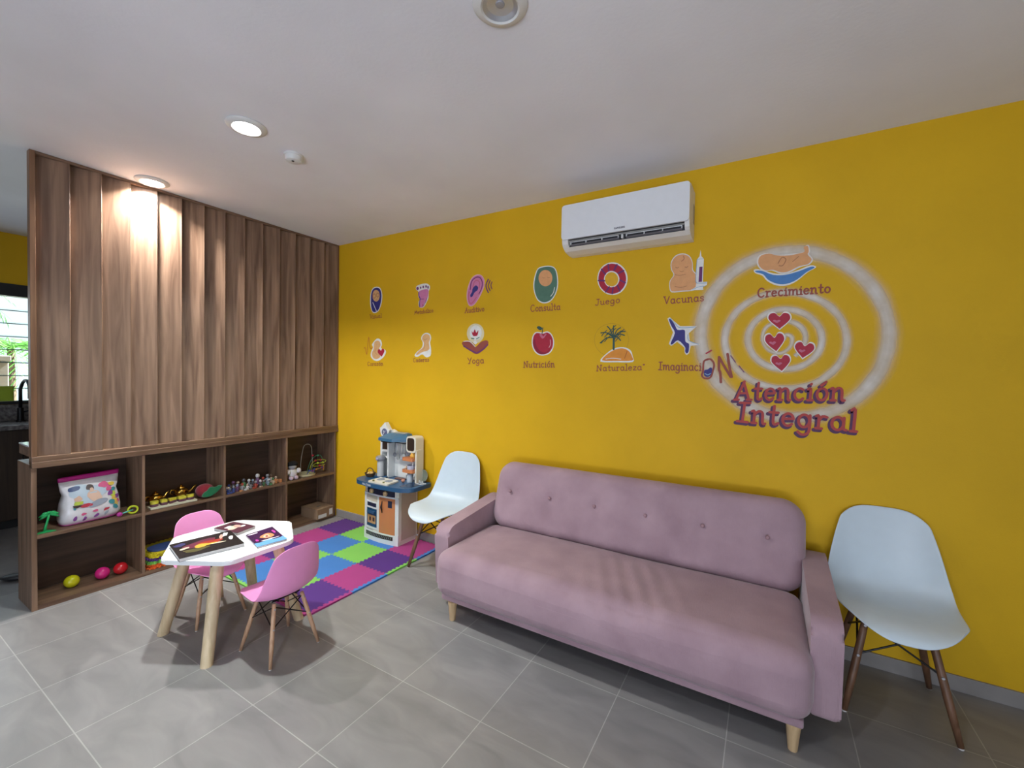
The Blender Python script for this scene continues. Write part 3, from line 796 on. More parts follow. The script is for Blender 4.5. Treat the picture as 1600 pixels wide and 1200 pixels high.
LAB = {(0, 0): 'purple foam mat tile in the far corner between bookcase and yellow wall', (1, 0): 'green foam mat tile running under the left front of the play kitchen', (2, 0): 'blue foam mat tile mostly covered by the play kitchen', (3, 0): 'pink foam mat tile under the legs of the white chair by the play kitchen',
       (0, 1): 'pink foam mat tile by the bookcase, next to the purple corner tile', (1, 1): 'blue foam mat tile in front of the green tile left of the play kitchen', (2, 1): 'green foam mat tile directly in front of the play kitchen', (3, 1): 'purple foam mat tile at the mat edge near the foot of the white chair',
       (0, 2): 'purple foam mat tile by the bookcase behind the white table corner', (1, 2): 'green foam mat tile behind the top of the pink chair back', (2, 2): 'blue foam mat tile just right of the top of the pink chair back', (3, 2): 'pink foam mat tile at the mat edge between two purple ones',
       (0, 3): 'pink foam mat tile seen behind the table legs nearest the bookcase', (1, 3): 'blue foam mat tile seen between the far legs of the table', (2, 3): 'green foam mat tile mostly hidden behind the pink chair back', (3, 3): 'purple foam mat tile at the near corner behind the pink chair'}
for i in range(4):
    for j in range(4):
        x, y = MX0+TS*(i+.5), MY0-TS*(j+.5)
        bm = B(); prism(bm, [(p.x-x, p.y-y) for p in tile_poly(i, j)], 0.0, MZ)
        o = obj('foam_tile', bm, FOAM[MATC[i][j]]); o.location = (x, y, 0.0005)
        tag(o, LAB[(i, j)], 'foam tile', 'interlocking foam mat tiles')
        if i == 3:                                   # straight finishing strip on the open side
            c = {0: 'blue', 1: 'green', 2: 'blue', 3: 'pink'}[j]
            e = tooth_edge((MX0+TS*4, MY0-TS*j), (MX0+TS*4, MY0-TS*(j+1)), 1)
            poly = [(p.x-x, p.y-y) for p in e] + [(MX0+TS*4+0.024-x, MY0-TS*(j+1)-y), (MX0+TS*4+0.024-x, MY0-TS*j-y)]
            bm = B(); prism(bm, poly, 0.0, MZ); s = obj('edge_strip', bm, FOAM[c], o); s['label'] = c+' foam edge strip'
        if j == 3:
            c = {0: 'pink', 1: 'green', 2: 'blue', 3: 'pink'}[i]
            e = tooth_edge((MX0+TS*i, MY0-TS*4), (MX0+TS*(i+1), MY0-TS*4), 1)
            poly = [(p.x-x, p.y-y) for p in e] + [(MX0+TS*(i+1)-x, MY0-TS*4-0.024-y), (MX0+TS*i-x, MY0-TS*4-0.024-y)]
            bm = B(); prism(bm, poly, 0.0, MZ); s = obj('edge_strip', bm, FOAM[c], o); s['label'] = c+' foam edge strip'
MURAL = [
('Visual',[('f','white',0,[(0.447,2.132),(0.458,2.199),(0.486,2.236),(0.534,2.245),(0.582,2.23),(0.606,2.186),(0.611,2.131),(0.6,2.077),(0.573,2.029),(0.546,2.008),(0.506,2.002),(0.477,2.018),(0.456,2.064)]),('f','indigo',0,[(0.461,2.13),(0.466,2.19),(0.49,2.226),(0.534,2.236),(0.578,2.221),(0.598,2.18),(0.598,2.129),(0.589,2.083),(0.569,2.038),(0.544,2.017),(0.507,2.011),(0.481,2.026),(0.465,2.071)]),('f','skin',0,[(0.578,2.158),(0.573,2.135),(0.56,2.117),(0.541,2.108),(0.52,2.11),(0.5,2.122),(0.486,2.142),(0.481,2.166),(0.486,2.189),(0.499,2.207),(0.518,2.216),(0.54,2.214),(0.559,2.202),(0.572,2.182)]),('s','brown',0.0042,[(0.523,2.16),(0.521,2.151),(0.515,2.145),(0.508,2.141),(0.499,2.142),(0.491,2.147),(0.486,2.154),(0.484,2.163),(0.486,2.172),(0.491,2.178),(0.499,2.181),(0.507,2.181),(0.515,2.176),(0.52,2.169),(0.523,2.16)]),('s','brown',0.0042,[(0.569,2.165),(0.567,2.157),(0.562,2.151),(0.555,2.148),(0.548,2.149),(0.54,2.153),(0.536,2.16),(0.534,2.167),(0.535,2.175),(0.54,2.181),(0.547,2.184),(0.555,2.183),(0.562,2.179),(0.567,2.172),(0.569,2.165)]),('s','brown',0.0025,[(0.516,2.124),(0.532,2.119),(0.544,2.125)]),('s','white',0.0072,[(0.488,2.101),(0.509,2.066),(0.539,2.017)])]),
('Metab',[('f','white',0,[(1.033,2.203),(1.071,2.215),(1.14,2.219),(1.181,2.2),(1.188,2.169),(1.175,2.15),(1.172,2.094),(1.156,2.064),(1.122,2.02),(1.088,2.015),(1.064,2.027),(1.06,2.066),(1.073,2.086),(1.055,2.113),(1.055,2.155),(1.028,2.178)]),('f','pink',0,[(1.058,2.154),(1.113,2.168),(1.168,2.163),(1.167,2.109),(1.152,2.08),(1.122,2.041),(1.105,2.019),(1.074,2.021),(1.065,2.045),(1.077,2.083),(1.06,2.107)]),('s','indigo',0.009,[(1.062,2.149),(1.064,2.117),(1.076,2.096),(1.072,2.055),(1.074,2.023)]),('s','plum',0.0045,[(1.083,2.09),(1.121,2.087)]),('s','plum',0.005,[(1.155,2.09),(1.142,2.06),(1.116,2.026)]),('s','red',0.006,[(1.112,2.042),(1.109,2.021)]),('f','plum',0,[(1.061,2.183),(1.06,2.177),(1.056,2.172),(1.05,2.17),(1.044,2.171),(1.039,2.174),(1.035,2.179),(1.033,2.185),(1.034,2.191),(1.038,2.195),(1.044,2.197),(1.05,2.197),(1.056,2.194),(1.06,2.189)]),('f','plum',0,[(1.091,2.187),(1.091,2.182),(1.088,2.179),(1.085,2.177),(1.081,2.177),(1.078,2.18),(1.076,2.183),(1.075,2.188),(1.076,2.192),(1.078,2.196),(1.081,2.198),(1.085,2.197),(1.088,2.195),(1.091,2.191)]),('f','plum',0,[(1.121,2.19),(1.12,2.185),(1.118,2.182),(1.115,2.18),(1.111,2.18),(1.108,2.182),(1.105,2.187),(1.104,2.192),(1.105,2.196),(1.107,2.2),(1.111,2.202),(1.114,2.202),(1.118,2.199),(1.12,2.195)]),('f','plum',0,[(1.154,2.191),(1.153,2.186),(1.151,2.182),(1.148,2.18),(1.144,2.18),(1.141,2.183),(1.138,2.187),(1.137,2.193),(1.138,2.198),(1.14,2.202),(1.143,2.204),(1.147,2.204),(1.15,2.201),(1.153,2.197)]),('f','plum',0,[(1.175,2.183),(1.175,2.177),(1.173,2.173),(1.169,2.171),(1.166,2.172),(1.162,2.174),(1.16,2.179),(1.159,2.184),(1.16,2.189),(1.162,2.194),(1.165,2.196),(1.169,2.195),(1.172,2.193),(1.175,2.188)])]),
('Audit',[('f','palepink',0,[(1.594,2.161),(1.622,2.213),(1.666,2.238),(1.715,2.232),(1.747,2.195),(1.75,2.145),(1.729,2.095),(1.696,2.045),(1.658,2.004),(1.62,1.991),(1.594,2.01),(1.578,2.066),(1.581,2.118)]),('f','pink',0,[(1.602,2.155),(1.624,2.206),(1.665,2.23),(1.712,2.226),(1.741,2.19),(1.742,2.143),(1.72,2.097),(1.692,2.052),(1.658,2.012),(1.622,1.998),(1.598,2.016),(1.585,2.07),(1.59,2.118)]),('s','plum',0.0081,[(1.614,2.125),(1.625,2.187),(1.665,2.216),(1.706,2.212),(1.728,2.177),(1.725,2.13),(1.699,2.085)]),('s','rose',0.009,[(1.64,2.142),(1.654,2.184),(1.683,2.191),(1.705,2.17),(1.699,2.132)]),('f','indigo',0,[(1.667,2.154),(1.69,2.138),(1.685,2.115),(1.656,2.098),(1.639,2.071),(1.621,2.063),(1.615,2.082),(1.632,2.105),(1.638,2.133)]),('s','rose',0.0108,[(1.603,2.107),(1.597,2.06),(1.616,2.015),(1.642,2.023),(1.674,2.058)]),('s','plum',0.0099,[(1.787,2.19),(1.765,2.141),(1.789,2.087)]),('s','plum',0.0081,[(1.804,2.179),(1.788,2.139),(1.805,2.1)]),('s','plum',0.0072,[(1.823,2.168),(1.812,2.141),(1.824,2.112)])]),
('Coraz',[('f','white',0,[(0.498,1.73),(0.547,1.763),(0.595,1.75),(0.615,1.71),(0.603,1.674),(0.651,1.659),(0.667,1.634),(0.632,1.587),(0.563,1.554),(0.503,1.564),(0.465,1.6),(0.473,1.648),(0.495,1.681),(0.48,1.706)]),('f','skin',0,[(0.512,1.726),(0.552,1.744),(0.584,1.732),(0.596,1.699),(0.577,1.671),(0.586,1.638),(0.594,1.593),(0.539,1.571),(0.495,1.588),(0.481,1.628),(0.505,1.667)]),('s','skinline',0.0033,[(0.537,1.672),(0.522,1.638),(0.549,1.616)]),('f','red',0,[(0.603,1.649),(0.617,1.667),(0.637,1.665),(0.648,1.647),(0.638,1.626),(0.617,1.599),(0.614,1.594),(0.608,1.598),(0.577,1.618),(0.56,1.637),(0.564,1.657),(0.582,1.664)]),('s','red',0.0044,[(0.373,1.674),(0.39,1.68),(0.413,1.617),(0.435,1.781),(0.456,1.679),(0.484,1.678)])]),
('Cad',[('f','white',0,[(1.107,1.776),(1.147,1.796),(1.193,1.784),(1.209,1.746),(1.197,1.71),(1.209,1.659),(1.204,1.6),(1.154,1.585),(1.11,1.611),(1.052,1.588),(1.02,1.603),(1.05,1.634),(1.104,1.67),(1.114,1.714),(1.095,1.745)]),('f','skin',0,[(1.113,1.768),(1.147,1.786),(1.187,1.774),(1.197,1.743),(1.184,1.71),(1.192,1.661),(1.165,1.641),(1.111,1.631),(1.053,1.606),(1.041,1.616),(1.08,1.647),(1.121,1.675),(1.126,1.712),(1.106,1.74)]),('s','skinline',0.003,[(1.13,1.703),(1.138,1.672),(1.111,1.647)]),('s','skinline',0.003,[(1.123,1.745),(1.139,1.734),(1.161,1.744)])]),
('Yoga',[('f','haze',0,[(1.755,1.77),(1.747,1.737),(1.725,1.71),(1.692,1.696),(1.654,1.697),(1.62,1.713),(1.595,1.741),(1.586,1.776),(1.594,1.81),(1.617,1.836),(1.651,1.85),(1.689,1.848),(1.723,1.832),(1.746,1.804)]),('f','white',0,[(1.732,1.775),(1.727,1.75),(1.711,1.73),(1.688,1.719),(1.662,1.72),(1.638,1.732),(1.621,1.753),(1.615,1.78),(1.62,1.805),(1.636,1.825),(1.66,1.836),(1.686,1.835),(1.709,1.822),(1.726,1.801)]),('f','brown',0,[(1.547,1.709),(1.61,1.717),(1.664,1.682),(1.676,1.663),(1.728,1.705),(1.785,1.713),(1.794,1.684),(1.74,1.633),(1.683,1.607),(1.623,1.635),(1.544,1.683)]),('s','plum',0.012,[(1.556,1.675),(1.623,1.64),(1.677,1.62)]),('s','plum',0.012,[(1.791,1.68),(1.746,1.643),(1.689,1.617)]),('s','white',0.006,[(1.556,1.712),(1.616,1.71),(1.67,1.668)]),('f','white',0,[(1.652,1.702),(1.669,1.716),(1.691,1.699),(1.672,1.684)]),('f','red',0,[(1.635,1.793),(1.65,1.778),(1.665,1.806),(1.68,1.777),(1.7,1.797),(1.692,1.758),(1.666,1.751),(1.645,1.759)]),('s','green',0.008,[(1.633,1.736),(1.659,1.73)]),('s','green',0.0072,[(1.683,1.729),(1.71,1.74)])]),
('Cons',[('f','white',0,[(2.196,2.175),(2.219,2.226),(2.263,2.238),(2.323,2.234),(2.361,2.21),(2.38,2.156),(2.384,2.087),(2.366,2.026),(2.328,1.981),(2.275,1.969),(2.224,1.994),(2.194,2.055),(2.185,2.116)]),('f','green',0,[(2.203,2.17),(2.223,2.219),(2.265,2.231),(2.321,2.227),(2.357,2.205),(2.373,2.153),(2.376,2.089),(2.361,2.032),(2.326,1.989),(2.275,1.977),(2.228,2.001),(2.2,2.059),(2.194,2.115)]),('f','skin2',0,[(2.339,2.145),(2.334,2.12),(2.319,2.101),(2.297,2.092),(2.273,2.094),(2.25,2.107),(2.234,2.129),(2.228,2.156),(2.233,2.181),(2.248,2.2),(2.27,2.209),(2.295,2.206),(2.317,2.193),(2.333,2.171)]),('s','skinline',0.0027,[(2.261,2.157),(2.271,2.152),(2.28,2.155)]),('s','skinline',0.0027,[(2.3,2.155),(2.31,2.15),(2.319,2.153)]),('s','white',0.0054,[(2.358,2.077),(2.35,2.042),(2.329,2.016)])]),
('Juego',[('f','white',0,[(2.88,2.088),(2.871,2.042),(2.844,2.007),(2.804,1.99),(2.758,1.994),(2.716,2.018),(2.686,2.059),(2.674,2.108),(2.684,2.155),(2.712,2.19),(2.754,2.206),(2.799,2.201),(2.84,2.175),(2.869,2.135)]),('f','red',0,[(2.87,2.088),(2.862,2.046),(2.837,2.014),(2.8,1.998),(2.758,2.001),(2.72,2.024),(2.692,2.061),(2.682,2.106),(2.69,2.149),(2.716,2.182),(2.754,2.197),(2.796,2.192),(2.833,2.169),(2.86,2.131)]),('f','white',0,[(2.826,2.09),(2.821,2.067),(2.807,2.049),(2.787,2.041),(2.763,2.043),(2.742,2.055),(2.727,2.076),(2.721,2.1),(2.726,2.123),(2.74,2.141),(2.761,2.149),(2.784,2.146),(2.805,2.134),(2.82,2.113)]),('f','ochre',0,[(2.818,2.09),(2.814,2.069),(2.802,2.054),(2.784,2.047),(2.764,2.049),(2.745,2.059),(2.732,2.077),(2.727,2.098),(2.731,2.119),(2.744,2.134),(2.762,2.141),(2.782,2.139),(2.8,2.128),(2.813,2.11)]),('s','plum',0.0104,[(2.83,2.083),(2.865,2.062)]),('s','plum',0.0104,[(2.814,2.05),(2.831,2.011)]),('s','plum',0.0104,[(2.785,2.039),(2.78,1.999)]),('s','plum',0.0104,[(2.758,2.045),(2.735,2.014)]),('s','plum',0.0104,[(2.725,2.088),(2.684,2.094)]),('s','plum',0.0104,[(2.73,2.132),(2.703,2.167)]),('s','plum',0.0104,[(2.754,2.152),(2.748,2.194)]),('s','plum',0.0117,[(2.789,2.152),(2.807,2.185)]),('s','plum',0.0117,[(2.818,2.129),(2.853,2.141)])]),
('Vac',[('f','palewhite',0,[(3.15,2.115),(3.147,2.161),(3.172,2.199),(3.215,2.208),(3.254,2.188),(3.273,2.146),(3.276,2.102),(3.296,2.073),(3.306,2.031),(3.3,1.987),(3.273,1.975),(3.217,1.975),(3.156,1.976),(3.142,2.008),(3.143,2.046),(3.165,2.082)]),('f','skin2',0,[(3.156,2.112),(3.151,2.156),(3.174,2.193),(3.215,2.202),(3.252,2.183),(3.27,2.142),(3.271,2.1),(3.291,2.073),(3.301,2.033),(3.296,1.992),(3.27,1.98),(3.217,1.981),(3.159,1.981),(3.146,2.012),(3.148,2.048),(3.17,2.082)]),('s','skinline',0.0035,[(3.176,2.128),(3.184,2.122),(3.193,2.126)]),('s','skinline',0.0035,[(3.23,2.124),(3.239,2.12),(3.247,2.125)]),('s','skinline',0.0028,[(3.2,2.102),(3.211,2.096),(3.222,2.099)]),('s','brown',0.0028,[(3.22,2.191),(3.224,2.173),(3.209,2.16)]),('s','skinline',0.0028,[(3.17,2.083),(3.201,2.075),(3.235,2.079)]),('s','skinline',0.0032,[(3.175,2.01),(3.21,2.001),(3.243,2.007)]),('p','white',0,[(3.298,2.16),(3.311,2.178),(3.316,2.214),(3.321,2.177),(3.335,2.159),(3.333,2.023),(3.357,2.021),(3.356,2.002),(3.335,1.994),(3.337,1.975),(3.264,1.979),(3.293,1.995),(3.297,2.02),(3.292,2.034)]),('s','skyblue',0.0035,[(3.298,2.16),(3.294,2.034),(3.312,2.018),(3.351,2.015)]),('s','skyblue',0.0028,[(3.3,2.161),(3.331,2.16)]),('s','skyblue',0.0028,[(3.277,1.983),(3.316,1.996),(3.342,1.996)]),('p','plum',0,[(3.312,2.114),(3.329,2.114),(3.328,2.024),(3.309,2.024)])]),
('Nutr',[('f','white',0,[(2.269,1.759),(2.308,1.766),(2.341,1.745),(2.361,1.7),(2.358,1.65),(2.333,1.611),(2.295,1.594),(2.245,1.595),(2.204,1.623),(2.182,1.674),(2.185,1.73),(2.213,1.764)]),('f','red',0,[(2.27,1.75),(2.305,1.758),(2.335,1.739),(2.353,1.699),(2.35,1.654),(2.328,1.618),(2.293,1.602),(2.247,1.603),(2.211,1.629),(2.191,1.675),(2.193,1.726),(2.218,1.757)]),('f','darkred',0,[(2.207,1.717),(2.219,1.665),(2.257,1.622),(2.303,1.617),(2.334,1.644),(2.319,1.617),(2.283,1.602),(2.241,1.607),(2.207,1.637),(2.195,1.684)]),('f','rose',0,[(2.244,1.744),(2.259,1.75),(2.275,1.731),(2.292,1.75),(2.301,1.745),(2.279,1.718),(2.262,1.718)]),('s','darkgreen',0.0063,[(2.265,1.752),(2.271,1.794)]),('f','darkgreen',0,[(2.222,1.8),(2.242,1.806),(2.267,1.789),(2.253,1.776),(2.232,1.784)]),('s','palepink',0.0045,[(2.332,1.704),(2.335,1.672),(2.323,1.649)])]),
('Nat',[('s','darkochre',0.0024,[(2.897,1.689),(2.886,1.643),(2.856,1.606),(2.81,1.586),(2.759,1.586),(2.71,1.608),(2.676,1.647),(2.663,1.695),(2.674,1.743),(2.706,1.78),(2.754,1.799),(2.806,1.797),(2.852,1.774),(2.884,1.736),(2.897,1.689)]),('f','white',0,[(2.708,1.548),(2.751,1.603),(2.803,1.635),(2.862,1.642),(2.909,1.622),(2.925,1.581),(2.926,1.545),(2.822,1.543)]),('f','orange',0,[(2.721,1.556),(2.76,1.601),(2.811,1.628),(2.862,1.634),(2.901,1.614),(2.921,1.581),(2.921,1.554),(2.822,1.552)]),('s','palewhite',0.0054,[(2.747,1.565),(2.795,1.57),(2.847,1.564)]),('s','rust',0.0048,[(2.888,1.614),(2.872,1.568)]),('s','darkgreen',0.0135,[(2.798,1.63),(2.797,1.704)]),('s','darkgreen',0.0072,[(2.794,1.706),(2.749,1.705),(2.705,1.673)]),('s','darkgreen',0.0072,[(2.794,1.706),(2.751,1.739),(2.708,1.741)]),('s','darkgreen',0.0072,[(2.794,1.706),(2.772,1.76),(2.751,1.783)]),('s','darkgreen',0.0072,[(2.794,1.706),(2.794,1.761),(2.795,1.785)]),('s','darkgreen',0.0072,[(2.794,1.706),(2.818,1.754),(2.842,1.77)]),('s','darkgreen',0.0072,[(2.794,1.706),(2.833,1.74),(2.873,1.744)]),('s','darkgreen',0.0072,[(2.794,1.706),(2.831,1.728),(2.869,1.719)]),('s','darkgreen',0.0072,[(2.794,1.706),(2.819,1.711),(2.844,1.686)]),('s','darkgreen',0.0072,[(2.794,1.706),(2.771,1.732),(2.748,1.727)]),('s','darkgreen',0.0048,[(2.754,1.703),(2.735,1.68)]),('s','darkgreen',0.0048,[(2.754,1.703),(2.771,1.716)]),('s','darkgreen',0.0054,[(2.732,1.695),(2.713,1.671)]),('s','darkgreen',0.0054,[(2.732,1.695),(2.749,1.708)]),('s','darkgreen',0.0054,[(2.755,1.734),(2.736,1.711)]),('s','darkgreen',0.0054,[(2.755,1.734),(2.772,1.747)]),('s','darkgreen',0.0054,[(2.734,1.743),(2.715,1.719)]),('s','darkgreen',0.0054,[(2.734,1.743),(2.751,1.756)]),('s','darkgreen',0.0054,[(2.794,1.754),(2.775,1.73)]),('s','darkgreen',0.0054,[(2.794,1.754),(2.811,1.766)]),('s','darkgreen',0.0048,[(2.794,1.773),(2.776,1.75)]),('s','darkgreen',0.0048,[(2.794,1.773),(2.811,1.786)]),('s','darkgreen',0.0048,[(2.829,1.735),(2.811,1.712)]),('s','darkgreen',0.0048,[(2.829,1.735),(2.846,1.748)]),('s','darkgreen',0.0054,[(2.849,1.745),(2.831,1.722)]),('s','darkgreen',0.0054,[(2.849,1.745),(2.866,1.757)]),('s','darkgreen',0.0048,[(2.816,1.709),(2.798,1.686)]),('s','darkgreen',0.0048,[(2.816,1.709),(2.833,1.722)]),('s','darkgreen',0.0048,[(2.829,1.704),(2.811,1.681)]),('s','darkgreen',0.0048,[(2.829,1.704),(2.846,1.717)])]),
('Imag',[('p','palewhite',0,[(3.135,1.815),(3.149,1.823),(3.174,1.797),(3.211,1.765),(3.307,1.761),(3.262,1.72),(3.269,1.672),(3.29,1.659),(3.327,1.648),(3.275,1.642),(3.266,1.598),(3.252,1.587),(3.241,1.601),(3.241,1.63),(3.196,1.669),(3.162,1.644),(3.147,1.657),(3.17,1.728),(3.149,1.777)]),('p','white',0,[(3.139,1.809),(3.152,1.817),(3.177,1.791),(3.212,1.759),(3.302,1.757),(3.257,1.716),(3.263,1.675),(3.285,1.662),(3.321,1.651),(3.271,1.646),(3.263,1.604),(3.25,1.593),(3.24,1.608),(3.239,1.636),(3.201,1.673),(3.167,1.648),(3.153,1.66),(3.175,1.724),(3.153,1.772)]),('f','indigo',0,[(3.144,1.808),(3.153,1.81),(3.178,1.778),(3.196,1.743),(3.236,1.741),(3.241,1.704),(3.245,1.668),(3.265,1.653),(3.263,1.607),(3.252,1.597),(3.243,1.611),(3.242,1.636),(3.201,1.678),(3.169,1.654),(3.158,1.662),(3.181,1.724),(3.161,1.765)]),('s','skyblue',0.0035,[(3.152,1.814),(3.181,1.782),(3.212,1.755),(3.299,1.756)]),('s','skyblue',0.0035,[(3.257,1.711),(3.263,1.675),(3.318,1.65)])]),
('ON',[('s','brown',0.0108,[(3.372,1.56),(3.35,1.547),(3.347,1.49),(3.341,1.466),(3.356,1.448),(3.387,1.452),(3.4,1.491),(3.406,1.533),(3.388,1.56),(3.369,1.561)]),('f','indigo',0,[(3.354,1.494),(3.373,1.501),(3.386,1.512),(3.396,1.505),(3.392,1.473),(3.378,1.457),(3.355,1.462)]),('s','skyblue',0.0049,[(3.358,1.476),(3.374,1.468),(3.388,1.477)]),('s','red',0.0084,[(3.362,1.596),(3.39,1.613)]),('s','brown',0.014,[(3.445,1.426),(3.44,1.484),(3.433,1.502),(3.432,1.574)]),('s','brown',0.014,[(3.432,1.574),(3.461,1.519),(3.496,1.458)]),('s','brown',0.014,[(3.501,1.458),(3.489,1.512),(3.476,1.591)]),('s','plum',0.0049,[(3.493,1.581),(3.518,1.543)]),('s','plum',0.0049,[(3.537,1.523),(3.563,1.486)])]),
('Crec',[('f','palewhite',0,[(3.61,2.117),(3.624,2.145),(3.662,2.152),(3.7,2.136),(3.764,2.134),(3.813,2.134),(3.839,2.141),(3.834,2.166),(3.851,2.17),(3.857,2.138),(3.854,2.121),(3.872,2.091),(3.855,2.065),(3.815,2.056),(3.765,2.031),(3.725,2.031),(3.684,2.052),(3.646,2.054),(3.618,2.081)]),('f','skin2',0,[(3.618,2.116),(3.631,2.142),(3.669,2.148),(3.707,2.133),(3.762,2.126),(3.807,2.131),(3.833,2.138),(3.828,2.162),(3.846,2.166),(3.851,2.136),(3.847,2.12),(3.865,2.092),(3.848,2.068),(3.809,2.062),(3.764,2.04),(3.728,2.038),(3.69,2.056),(3.653,2.057),(3.625,2.082)]),('s','skinline',0.0044,[(3.713,2.089),(3.73,2.119),(3.749,2.106),(3.736,2.075),(3.718,2.075)]),('s','skinline',0.0033,[(3.807,2.115),(3.781,2.091)]),('f','white',0,[(3.598,2.067),(3.633,2.063),(3.691,2.037),(3.751,2.028),(3.809,2.043),(3.861,2.061),(3.886,2.048),(3.849,2.025),(3.802,1.983),(3.757,1.963),(3.711,1.967),(3.664,1.996),(3.639,2.029),(3.605,2.046)]),('f','blue',0,[(3.605,2.059),(3.638,2.056),(3.691,2.028),(3.751,2.022),(3.809,2.035),(3.862,2.053),(3.879,2.046),(3.845,2.027),(3.8,1.989),(3.755,1.972),(3.713,1.976),(3.669,2.002),(3.644,2.035),(3.61,2.05)])]),
('h1',[('f','white',0,[(3.726,1.798),(3.748,1.821),(3.773,1.814),(3.784,1.786),(3.768,1.759),(3.736,1.727),(3.73,1.722),(3.724,1.727),(3.688,1.762),(3.669,1.79),(3.677,1.818),(3.702,1.823)]),('f','red',0,[(3.727,1.795),(3.746,1.814),(3.769,1.808),(3.778,1.784),(3.764,1.761),(3.735,1.734),(3.73,1.729),(3.724,1.734),(3.692,1.764),(3.675,1.788),(3.682,1.811),(3.705,1.816)]),('f','rose',0,[(3.715,1.774),(3.722,1.777),(3.73,1.776),(3.733,1.771),(3.728,1.767),(3.718,1.761),(3.716,1.76),(3.714,1.761),(3.703,1.768),(3.697,1.772),(3.699,1.777),(3.707,1.778)])]),
('h2',[('f','white',0,[(3.706,1.682),(3.723,1.71),(3.746,1.705),(3.758,1.676),(3.747,1.644),(3.722,1.603),(3.718,1.597),(3.712,1.602),(3.676,1.636),(3.657,1.665),(3.661,1.697),(3.683,1.706)]),('f','red',0,[(3.707,1.678),(3.722,1.702),(3.742,1.699),(3.753,1.673),(3.743,1.645),(3.721,1.61),(3.717,1.605),(3.712,1.609),(3.68,1.638),(3.663,1.664),(3.666,1.691),(3.686,1.699)]),('f','rose',0,[(3.698,1.654),(3.704,1.659),(3.711,1.658),(3.715,1.653),(3.711,1.647),(3.703,1.64),(3.702,1.639),(3.7,1.64),(3.689,1.646),(3.683,1.651),(3.684,1.657),(3.691,1.658)])]),
('h3',[('f','white',0,[(3.848,1.633),(3.87,1.652),(3.89,1.642),(3.894,1.615),(3.877,1.591),(3.844,1.563),(3.839,1.559),(3.835,1.564),(3.809,1.602),(3.798,1.631),(3.809,1.657),(3.831,1.659)]),('f','red',0,[(3.847,1.629),(3.867,1.645),(3.885,1.637),(3.889,1.614),(3.873,1.593),(3.844,1.57),(3.839,1.566),(3.836,1.571),(3.813,1.603),(3.803,1.628),(3.813,1.649),(3.833,1.651)]),('f','rose',0,[(3.836,1.608),(3.842,1.611),(3.849,1.61),(3.85,1.605),(3.844,1.601),(3.834,1.596),(3.832,1.596),(3.831,1.597),(3.823,1.603),(3.82,1.608),(3.824,1.612),(3.83,1.613)])]),
('h4',[('f','white',0,[(3.739,1.564),(3.756,1.589),(3.778,1.585),(3.788,1.558),(3.777,1.53),(3.751,1.493),(3.746,1.488),(3.741,1.493),(3.708,1.524),(3.69,1.55),(3.695,1.579),(3.716,1.586)]),('f','red',0,[(3.739,1.561),(3.754,1.582),(3.774,1.578),(3.783,1.555),(3.773,1.531),(3.75,1.5),(3.746,1.496),(3.741,1.499),(3.712,1.526),(3.696,1.548),(3.7,1.573),(3.719,1.579)]),('f','rose',0,[(3.73,1.539),(3.735,1.543),(3.742,1.542),(3.746,1.538),(3.742,1.533),(3.734,1.527),(3.732,1.526),(3.731,1.527),(3.72,1.532),(3.715,1.536),(3.717,1.541),(3.723,1.543)])]),
]
CAPTIONS = [
('Visual',(0.449,1.952),(0.609,1.955),0.038),
('Metabólico',(1.015,1.96),(1.231,1.968),0.033),
('Auditivo',(1.564,1.941),(1.754,1.944),0.041),
('Corazón',(0.422,1.509),(0.635,1.513),0.036),
('Caderas',(1.005,1.543),(1.19,1.55),0.034),
('Yoga',(1.595,1.531),(1.76,1.536),0.048),
('Consulta',(2.166,1.916),(2.408,1.915),0.047),
('Juego',(2.663,1.927),(2.834,1.935),0.041),
('Vacunas',(3.11,1.906),(3.342,1.909),0.046),
('Nutrición',(2.115,1.503),(2.372,1.508),0.046),
('Naturaleza"',(2.682,1.483),(3.006,1.494),0.04),
('Imaginaci',(3.089,1.495),(3.338,1.493),0.05),
('Crecimiento',(3.618,1.909),(3.952,1.909),0.049),
('Atención',(3.519,1.324),(4.028,1.343),0.105),
('Integral',(3.533,1.199),(4.081,1.185),0.112),
]
